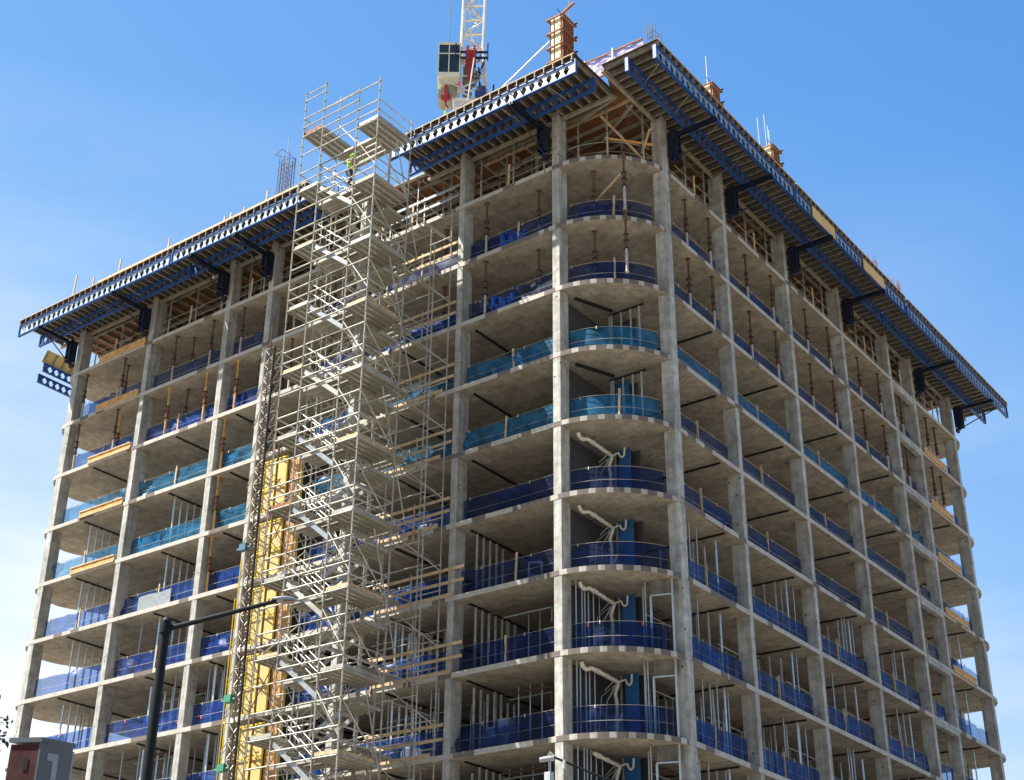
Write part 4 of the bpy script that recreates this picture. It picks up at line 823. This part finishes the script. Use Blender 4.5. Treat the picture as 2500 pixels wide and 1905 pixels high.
# push-pull prop leaning on the first form
c = MB(); c.tube((-.05,-.05,6.9),(-3.1,-.6,4.6-.0),.035,8); c.tube((-3.1,-.6,4.6),(-4.4,-.9,3.2),.045,8); tag(c.obj('raking_prop', GALV), 'long pale diagonal prop leaning against the tall orange column form', 'prop')
def cage(x, y, w_, d_, z1, label, lean=0, n_=3, mt=RUST):
    T = thing('rebar_cage', label, 'rebar', (x,y,3.12), 0, 'rebar cages standing on the roof'); h = z1-3.12
    for i in range(n_):
        for j in range(n_):
            if 0 < i < n_-1 and 0 < j < n_-1: continue
            c = MB(); px = -w_/2+w_*i/(n_-1); py = -d_/2+d_*j/(n_-1); hh = h*random.uniform(.93,1.04); c.tube((px,py,0),(px+lean*random.uniform(-1,1),py+lean*random.uniform(-1,1),hh),.018,5); c.obj('bar', mt, T)
    c = MB(); z = .2
    while z < h-.3:
        for a, b in (((-w_/2,-d_/2),(w_/2,-d_/2)),((w_/2,-d_/2),(w_/2,d_/2)),((w_/2,d_/2),(-w_/2,d_/2)),((-w_/2,d_/2),(-w_/2,-d_/2))): c.tube((*a,z),(*b,z),.01,4)
        z += .28
    c.obj('tie', mt, T); return T
cg = cage(-16.6, .3, .55, .6, 8.2, 'open rebar cage with a thin mast standing on the left roof near the scaffold', .02, 4)
c = MB(); c.tube((-.05,0,4.5),(-.05,0,6.3),.014,5); c.obj('thin_mast', GALV, cg); c = MB(); c.path([(-.6,-.3,5.3),(-.2,.0,5.15),(.35,.2,4.95),(.35,.2,4.4)],.015,4); c.path([(-.6,-.3,5.3),(-.1,-.3,5.45),(.35,.2,4.95)],.015,4); c.obj('loose_tie', RUST, cg)
cage(3.5, 2.9, .35, .42, 8.0, 'grey rebar cage with splayed tips at the peak of the rounded corner', .12, 3, DARK)
cage(3.4, 20.0, .45, .5, 6.6, 'low rebar cage behind the first tan plywood panel on right side', .12, 3, RUSTO)
cage(3.4, 26.0, .45, .5, 8.0, 'reddish rebar cage above the second tan plywood panel on right side', .05, 3, RUSTO)
cage(3.4, 29.1, .45, .5, 8.1, 'reddish rebar cage just right of the second tan panel', .05, 4, RUSTO)
cage(3.4, 34.8, .45, .5, 7.0, 'low rebar cage near the far right end of the roof', .15, 3, RUSTO)
# clutter on the right roof edge
rr = random.Random(3)
for i in range(22):
    y = .2+i*1.62; c = MB()
    for q in range(rr.randint(2,5)):
        a = rr.uniform(-.5,.5); c.beam((5.7+rr.uniform(-.35,.15), y+rr.uniform(-.5,.4), 2.99+q*.075), (5.7+rr.uniform(-.6,.2), y+rr.uniform(.5,1.3), 3.0+q*.085), .09, .07)
    tag(c.obj('timber_pile', rr.choice((RUSTO, WOODG, WOODO, ALU))), 'timber offcuts on the right roof edge, %s pile along from the rounded corner' % ORDX[i+1], 'timber pile', 'piles of offcuts along the right roof edge')
for i in range(7):
    x = -6.5+i*1.25; c = MB()
    for q in range(2): c.beam((x+rr.uniform(0,.2), -2.35, 2.975+q*.07), (x+rr.uniform(.6,1.1), -2.3, 2.98+q*.07), .1, .06)
    tag(c.obj('timber_pile', rr.choice((WOODG, ALU, WOOD))), 'timber offcuts on the left roof edge, %s pile right of the stair scaffold' % ORD[i+1], 'timber pile', 'strips along the left roof edge')
# pink film barrier in the corner gap
T = thing('pink_barrier', 'pink plastic film barrier with red rails across the gap at the roof corner', 'barrier')
pa, pb = Vector((2.15,-.62,0)), Vector((5.0,-.62,0)); m_ = MB(); vs = []
for i in range(13):
    p = pa+(pb-pa)*i/12
    for k in range(6): vs.append((p.x, p.y+.03*math.sin(i*1.7+k), 3.05+k*.21-.1*(i/12)))
m_.add(vs, [(i*6+k,(i+1)*6+k,(i+1)*6+k+1,i*6+k+1) for i in range(12) for k in range(5)]); m_.obj('film', PINK, T)
for z in (3.12, 4.12): c = MB(); c.beam((pa.x,pa.y-.04,z),(pb.x,pb.y-.04,z-.1),.05,.07); c.obj('rail', RUSTO if z > 4 else RED, T)
for x in (2.15, 3.55): c = MB(); c.box(x,x+.07,-.73,-.68,2.95,4.2); c.obj('post', WRAP, T)
# ------------------------------------------------------------------ tower crane
CX, CY = -14.15, 12.0
T = thing('tower_crane', 'white luffing tower crane with glazed cab rising behind the roof', 'crane', (CX,CY,2.95))
OC = Vector((CX,CY,2.95))
def spc(mb, name, mt, par=None, bevel=0):
    mb.v = [tuple(Vector(v)-OC) for v in mb.v]; return mb.obj(name, mt, par or T, bevel=bevel)
def lattice(c, p0, p1, w0, w1, d0, d1, n_, r, rb, front=None):
    rx = Vector((.79,.61,0)); ry = Vector((-.61,.79,0)); pts = []
    for i in range(n_+1):
        t = i/n_; o_ = Vector(p0)+(Vector(p1)-Vector(p0))*t; w_ = w0+(w1-w0)*t; d_ = d0+(d1-d0)*t
        pts.append([o_+rx*sx*w_/2+ry*sy*d_/2 for sx, sy in ((-1,-1),(1,-1),(1,1),(-1,1))])
    for i in range(n_):
        for q in range(4):
            c.tube(pts[i][q], pts[i+1][q], r, 6); c.tube(pts[i+1][q], pts[i+1][(q+1) % 4], rb, 5)
            a, b = (q, (q+1) % 4) if i % 2 else ((q+1) % 4, q); c.tube(pts[i][a], pts[i+1][b], rb, 5)
c = MB(); lattice(c, (CX,CY,3.1), (CX,CY,15.8), 1.9,1.9,1.9,1.9,8,.09,.045); spc(c, 'mast', WHITE)
c = MB(); lattice(c, (CX,CY,21.6), (CX-.05,CY+.6,40), 1.28,1.35,1.2,1.3,16,.095,.055); lattice(c, (CX,CY,21.6), (CX-.05,CY+.6,40), .55,.6,1.0,1.0,16,.035,.03); spc(c, 'boom', WHITE)
c = MB(); lattice(c, (CX+.12,CY,17.3), (CX,CY,21.7), 1.9,1.32,1.5,1.2,4,.10,.05); spc(c, 'slewing_frame', WHITE)
rx = Vector((.79,.61,0)); ry = Vector((-.61,.79,0))
def ob(c, o_, a0, a1, b0, b1, z0, z1, m=0):
    vs = [Vector(o_)+rx*a+ry*b+Vector((0,0,z)) for z in (z0,z1) for a, b in ((a0,b0),(a1,b0),(a1,b1),(a0,b1))]
    c.add(vs, [(0,3,2,1),(4,5,6,7),(0,1,5,4),(1,2,6,5),(2,3,7,6),(3,0,4,7)], m)
C0 = (CX,CY,0)
c = MB(); ob(c, C0, -.95,1.0,-1.0,1.0,15.8,17.45); ob(c, C0, -1.05,1.1,-1.08,1.08,17.45,17.6); spc(c, 'turntable', WHITE)
c = MB(); ob(c, C0, -.36,.26,-.95,-.6,20.2,21.3); ob(c, C0, -.24,.16,-.93,-.62,19.3,20.2); ob(c, C0, -.3,-.18,-.98,-.95,20.4,21.6); ob(c, C0, .1,.22,-.98,-.95,20.4,21.6); spc(c, 'winch_head', RED)
c = MB()
for z in (20.62,21.05): ob(c, C0, -.95,-.36,-1.0,-.9,z,z+.12); ob(c, C0, .26,.95,-1.0,-.9,z,z+.12)
for a in (-.98,.92): ob(c, C0, a,a+.07,-1.02,-.9,20.5,21.75)
spc(c, 'access_rail', NAVY)
rr = random.Random(8); c = MB()
for q in range(26):
    a = rr.uniform(-.6,.5); z = rr.uniform(17.8,20.3); ob(c, C0, a,a+rr.uniform(.06,.3),-.8+rr.uniform(0,.5),-.3+rr.uniform(0,.6),z,z+rr.uniform(.08,.5))
spc(c, 'winch_drum', WOODG)
c = MB()
for q in range(12):
    a = rr.uniform(.2,.6); z = rr.uniform(17.8,20.6); c.tube(Vector(C0)+rx*a+ry*-.9+Vector((0,0,z)), Vector(C0)+rx*(a+rr.uniform(-.3,.3))+ry*-.9+Vector((0,0,z+rr.uniform(.2,.9))), .03, 5)
spc(c, 'hose_run', DARK)
c = MB(); ob(c, C0, .25,.85,-1.15,-.8,17.62,18.1); ob(c, C0, .6,.85,-1.1,-.8,18.1,18.5); spc(c, 'motor', DBLUE)
c = MB(); ob(c, C0, 1.28,1.38,-.6,-.5,16.6,19.0); spc(c, 'marker_post', DBLUE)
c = MB(); c.tube(Vector(C0)+rx*-.15+ry*-1.1+Vector((0,0,17.4)), Vector(C0)+rx*.15+ry*-1.02+Vector((0,0,20.6)), .045, 6); spc(c, 'hydraulic_ram', WHITE)
c = MB(); ob(c, C0, -1.9,-.8,-.7,.4,17.9,18.5); ob(c, C0, -1.75,-1.45,-.95,-.7,18.0,18.45); ob(c, C0, -1.25,-.8,-.95,-.7,17.7,18.7); spc(c, 'side_platform', WOODG)
c = MB(); ob(c, C0, -.72,-.58,-1.0,-.9,18.45,18.85); spc(c, 'beacon', FLAG)
CB = (CX,CY,0); cab = MB()
def cabbox(a0, a1, b0, b1, z0, z1): ob(cab, CB, a0, a1, b0, b1, z0, z1)
cabbox(-1.98,-.66,-1.0,.5,19.2,19.55); cabbox(-1.98,-.66,-1.0,.5,21.62,21.8)
for a in (-1.98,-1.36,-.72): cabbox(a,a+.06,-1.0,-.94,19.55,21.62)
cabbox(-1.98,-1.92,-.94,.5,19.55,21.62); cabbox(-.72,-.66,-.94,.5,19.55,21.62); cabbox(-1.92,-.72,.44,.5,19.55,21.62); cabbox(-1.92,-.72,-1.0,-.94,20.92,20.99)
cab = spc(cab, 'cab', CREAM)
for (a0,a1) in ((-1.92,-1.36),(-1.30,-.72)):
    for (z0,z1) in ((19.55,20.92),(20.99,21.62)):
        c = MB(); ob(c, CB, a0,a1,-.985,-.965,z0,z1); spc(c, 'window', GLS, cab)
c = MB(); ob(c, CB, -1.86,-.78,-.85,.4,18.75,19.2); spc(c, 'cab_underside', CREAM, cab)
c = MB(); c.tube(Vector(C0)+rx*-1.36+ry*-1.1+Vector((0,0,21.8)), Vector(C0)+rx*-1.30+ry*-1.1+Vector((0,0,40)), .022, 5); spc(c, 'hoist_rope', DARK)
hk = MB(); ob(hk, C0, -1.52,-1.32,-1.5,-1.3,17.1,18.2); ob(hk, C0, -1.7,-1.14,-1.48,-1.32,17.15,17.5); spc(hk, 'hook_block', RED)
c = MB(); c.path([Vector(C0)+rx*-1.42+ry*-1.4+Vector((dx*.79,dx*.61,z)) for dx, z in ((0,17.1),(0,16.8),(.1,16.7),(.14,16.55),(.02,16.42),(-.12,16.5))],.045,6); spc(c, 'hook', RED)
c = MB(); c.tube(Vector(C0)+rx*-1.42+ry*-1.4+Vector((0,0,15.6)), Vector(C0)+rx*-1.42+ry*-1.4+Vector((0,0,16.45)), .06, 6); spc(c, 'sling', HIVIS)
c = MB(); c.tube(Vector(C0)+rx*-1.9+ry*-1.1+Vector((0,0,18.9)), Vector(C0)+rx*-.6+ry*-1.0+Vector((0,0,18.4)), .045, 5); spc(c, 'tie_bar', GALV)
# ------------------------------------------------------------------ worker on the scaffold stair
def skinned(name, pts, edges, rad, mt, loc, parent=None, sub=2):
    me = bpy.data.meshes.new(name); me.from_pydata(pts, edges, []); me.materials.append(mt)
    o = bpy.data.objects.new(name, me); COL.objects.link(o); o.location = loc
    if parent: o.parent = parent
    s_ = o.modifiers.new('skin','SKIN'); 
    for i, r in enumerate(rad): me.skin_vertices[0].data[i].radius = (r, r)
    me.skin_vertices[0].data[0].use_root = True
    su = o.modifiers.new('sub','SUBSURF'); su.levels = sub; su.render_levels = sub
    for p in me.polygons: p.use_smooth = True
    return o
wl = (-7.75,-4.05,-.02)
PB = [(0,0,.86),(0,0,1.1),(.05,0,1.36),(.07,0,1.47),(.09,0,1.60),(.10,0,1.70),(-.02,-.19,1.36),(.10,-.27,1.12),(.30,-.26,1.16),(-.02,.19,1.36),(.05,.28,1.10),(.25,.27,1.05),(0,-.1,.84),(.16,-.12,.50),(.05,-.13,.10),(.17,-.13,.05),(0,.1,.84),(-.02,.11,.46),(-.16,.12,.1),(-.04,.12,.05)]
EB = [(0,1),(1,2),(2,3),(3,4),(4,5),(2,6),(6,7),(7,8),(2,9),(9,10),(10,11),(0,12),(12,13),(13,14),(14,15),(0,16),(16,17),(17,18),(18,19)]
RB = [.13,.13,.15,.06,.09,.07,.065,.045,.032,.065,.045,.032,.09,.065,.045,.04,.09,.065,.045,.04]
body = skinned('person', PB, EB, RB, SKIN, wl); tag(body, 'worker in lime hi-vis top and dark trousers climbing the scaffold stair near its top', 'person')
skinned('hi_vis_top', [(0,0,.9),(0,0,1.1),(.05,0,1.38),(-.02,-.19,1.37),(.10,-.27,1.13),(-.02,.19,1.37),(.05,.28,1.11)], [(0,1),(1,2),(2,3),(3,4),(2,5),(5,6)], [.16,.155,.175,.085,.06,.085,.06], HIVIS, (0,0,0), body)
skinned('trousers', [(0,0,.9),(0,-.1,.82),(.16,-.12,.50),(.05,-.13,.14),(0,.1,.82),(-.02,.11,.46),(-.16,.12,.14)], [(0,1),(1,2),(2,3),(0,4),(4,5),(5,6)], [.15,.11,.085,.065,.11,.085,.065], JEAN, (0,0,0), body)
c = MB(); c.tube((.1,0,1.68),(.1,0,1.80),.125,12,.06); c.tube((.1,0,1.665),(.1,0,1.685),.15,12); c.obj('hard_hat', HIVIS, body)
# ------------------------------------------------------------------ street lamp in front
T = thing('street_lamp', 'black street lamp with long arm and grey head in the foreground at lower left', 'street lamp', (9.8,-25.0,-37.77))
def spl(mb, name, mt, **k): mb.v = [tuple(Vector(v)-Vector((9.8,-25.0,-37.77))) for v in mb.v]; return mb.obj(name, mt, T, **k)
c = MB(); c.tube((9.54,-25.22,-37.77),(9.575,-25.195,-28.46),.105,16,.078); c.tube((9.575,-25.195,-28.46),(9.575,-25.195,-28.42),.08,16,.06); spl(c, 'pole', LAMPB, smooth=False)
c = MB(); c.tube((9.60,-25.17,-28.60),(10.78,-23.84,-27.95),.046,10,.036); c.tube((9.575,-25.195,-28.68),(9.575,-25.195,-28.52),.1,16); spl(c, 'arm', LAMPB)
hd = MB(); a = Vector((10.72,-23.90,-27.94)); dr = Vector((.66,.745,.06)).normalized(); sd = Vector((.745,-.66,0)); rings = []; nn = 10
for i in range(nn+1):
    t = i/nn; wd_ = .145*math.sin(math.pi*min(1,t*.9+.12))**.7+.01; ht = .055*math.sin(math.pi*min(1,t*.88+.1))+.008; o_ = a+dr*.5*t; ring = []
    for q in range(12): th = 2*math.pi*q/12; ring.append(o_+sd*wd_*math.cos(th)+Vector((0,0,1))*(ht*math.sin(th) if math.sin(th) > 0 else ht*.35*math.sin(th)))
    rings.append(ring)
vs = [p for r in rings for p in r]; fs = [(i*12+q, i*12+(q+1) % 12, (i+1)*12+(q+1) % 12, (i+1)*12+q) for i in range(nn) for q in range(12)]+[tuple(range(12)), tuple(range(nn*12+11, nn*12-1, -1))]
hd.add(vs, fs); spl(hd, 'lamp_head', LAMPH, smooth=True)
c = MB(); o_ = a+dr*.2; c.add([o_+sd*x+dr*y+Vector((0,0,z)) for z in (-.035,-.02) for x, y in ((-.08,0),(.08,0),(.08,.2),(-.08,.2))], [(0,3,2,1),(4,5,6,7),(0,1,5,4),(1,2,6,5),(2,3,7,6),(3,0,4,7)]); spl(c, 'lens', LENS)
# ------------------------------------------------------------------ numbered tower at lower left
PX = thing('numbered_tower', 'slim dark red and grey clad tower with pale figure 1 at lower left', 'tower', (-12.73,-11.62,-37.9))
A_, B_, C_ = Vector((-12.73,-11.62)), Vector((-13.27,-12.41)), Vector((-12.12,-10.76))
A_ = A_+Vector((.42,-.28)) ; D_ = B_+(C_-A_)
def quadprism(p, z0, z1, name, mt, par):
    c = MB(); vs = [(q.x+12.73, q.y+11.62, z+37.9) for z in (z0,z1) for q in p]; n_ = len(p); c.add(vs, [tuple(range(n_-1,-1,-1)), tuple(range(n_,2*n_))]+[(i,(i+1) % n_,(i+1) % n_+n_,i+n_) for i in range(n_)]); return c.obj(name, mt, par)
e1 = (A_-B_).normalized(); e2 = (C_-A_).normalized()
quadprism([B_+e1*.02, A_-e1*.06, A_-e1*.06+e2*.5, B_+e2*.5], -37.9, -24.9, 'red_cladding', BRK, PX)
quadprism([A_-e1*.055-e2*.01, A_+e1*.01-e2*.01, C_+e1*.01, C_-e1*.055], -37.9, -24.86, 'grey_cladding', GREYP, PX)
quadprism([B_-e1*.03-e2*.05, A_+e1*.05-e2*.05, C_+e1*.05+e2*.05, D_+e2*.05-e1*.03], -24.84, -24.68, 'coping', GREYP, PX)
quadprism([C_-e1*.05+e2*.01, C_+e1*.0+e2*.01, C_+e2*.08, C_-e1*.05+e2*.08], -37.9, -24.95, 'corner_strip', NUM, PX)
nrm = Vector((e2.y, -e2.x)); nrm = nrm if nrm.dot(Vector((28,-40))-A_) > 0 else -nrm
def onface(u0, u1, z0, z1, name, mt, org, e, nr, t=.02):
    p = [org+e*u0+nr*.012, org+e*u1+nr*.012, org+e*u1+nr*(.012+t), org+e*u0+nr*(.012+t)]; return quadprism(p, z0, z1, name, mt, PX)
W2 = (C_-A_).length
onface(W2*.42, W2*.58, -28.6, -25.15, 'numeral', NUM, A_, e2, nrm); onface(W2*.24, W2*.43, -25.4, -25.15, 'numeral', NUM, A_, e2, nrm, .021)
n1 = Vector((e1.y, -e1.x)); n1 = n1 if n1.dot(Vector((28,-40))-A_) > 0 else -n1
for z in (-25.75,-26.9): onface((A_-B_).length*.5, (A_-B_).length*.66, z, z+.42, 'window_slot', BLK, B_, e1, n1, .006)
# ------------------------------------------------------------------ tree at left edge
T = thing('conifer_tree', 'dark conifer whose drooping branch tips enter at the left edge', 'tree', (8.6,-29.0,-37.9))
c = MB(); c.tube((0,0,0),(.1,0,9.0),.22,10,.04); c.obj('trunk', BARK, T)
rr = random.Random(11); c = MB(); lf = MB()
for i in range(70):
    z = 2.6+rr.random()*6.2; an = rr.uniform(0, 6.28); ln = (9.2-z)*.30*rr.uniform(.6,1.1)+.15
    if i > 50: an = rr.uniform(.40,.78); z = rr.uniform(6.7,7.9); ln = 1.40+rr.uniform(-.15,.08)
    p = Vector((0,0,z)); tip = Vector((math.cos(an)*ln, math.sin(an)*ln, z-ln*.28)); c.tube(p, tip, .02, 5, .006)
    for q in range(int(26*ln)+12):
        t = rr.uniform(.25,1.02); o_ = p+(tip-p)*t+Vector((rr.gauss(0,.06),rr.gauss(0,.06),rr.gauss(-.02,.06))); s_ = rr.uniform(.025,.055); d1 = Vector((rr.gauss(0,1),rr.gauss(0,1),rr.gauss(0,1))).normalized(); d2 = d1.orthogonal().normalized()
        lf.add([o_-d1*s_, o_+d2*s_*.6, o_+d1*s_*1.2, o_-d2*s_*.5], [(0,1,2,3)])
c.obj('branch', BARK, T); lf.obj('crown', LEAF, T)
# ------------------------------------------------------------------ security cameras on an arm, bottom centre
Q = Vector((28.168,-40.381,-36.163))
def far(p, s_): return Q+(Vector(p)-Q)*s_
SC = 1.9
P1, P2, P3 = far((17.86,-25.62,-31.9),SC), far((17.97,-25.55,-32.0),SC), far((18.9,-24.95,-32.42),SC)
T = thing('camera_arm', 'white security cameras on a dark metal arm at the bottom edge below the corner', 'security camera', (P3.x,P3.y,-37.9)); OA = Vector((P3.x,P3.y,-37.9))
def spa(mb, name, mt, **k): mb.v = [tuple(Vector(v)-OA) for v in mb.v]; return mb.obj(name, mt, T, **k)
c = MB(); c.tube(P1, P3, .028, 8); spa(c, 'arm', LAMPB); c = MB(); c.tube(P3, (P3.x,P3.y,-37.9), .07, 10); spa(c, 'post', LAMPB)
c = MB(); rl = Vector((-.76,-.62,0)); o_ = P1+Vector((0,0,-.02)); c.tube(o_, o_+rl*.34+Vector((0,0,-.06)), .075, 10, .055); c.tube(o_+Vector((0,0,.02)), o_+rl*.12+Vector((0,0,.12)), .05, 8); spa(c, 'camera_body', WRAP, smooth=False)
c = MB(); c.tube(P2+Vector((0,0,-.08)), P2+Vector((0,0,.12)), .045, 8); spa(c, 'clamp', WRAP)
c = MB(); o_ = P1+rl*.1; c.tube(o_+Vector((0,0,-.12)), o_+Vector((0,0,-.36)), .03, 6); c.box(o_.x-.1,o_.x+.06,o_.y-.08,o_.y+.08,o_.z-.62,o_.z-.36); spa(c, 'camera_body', WRAP)
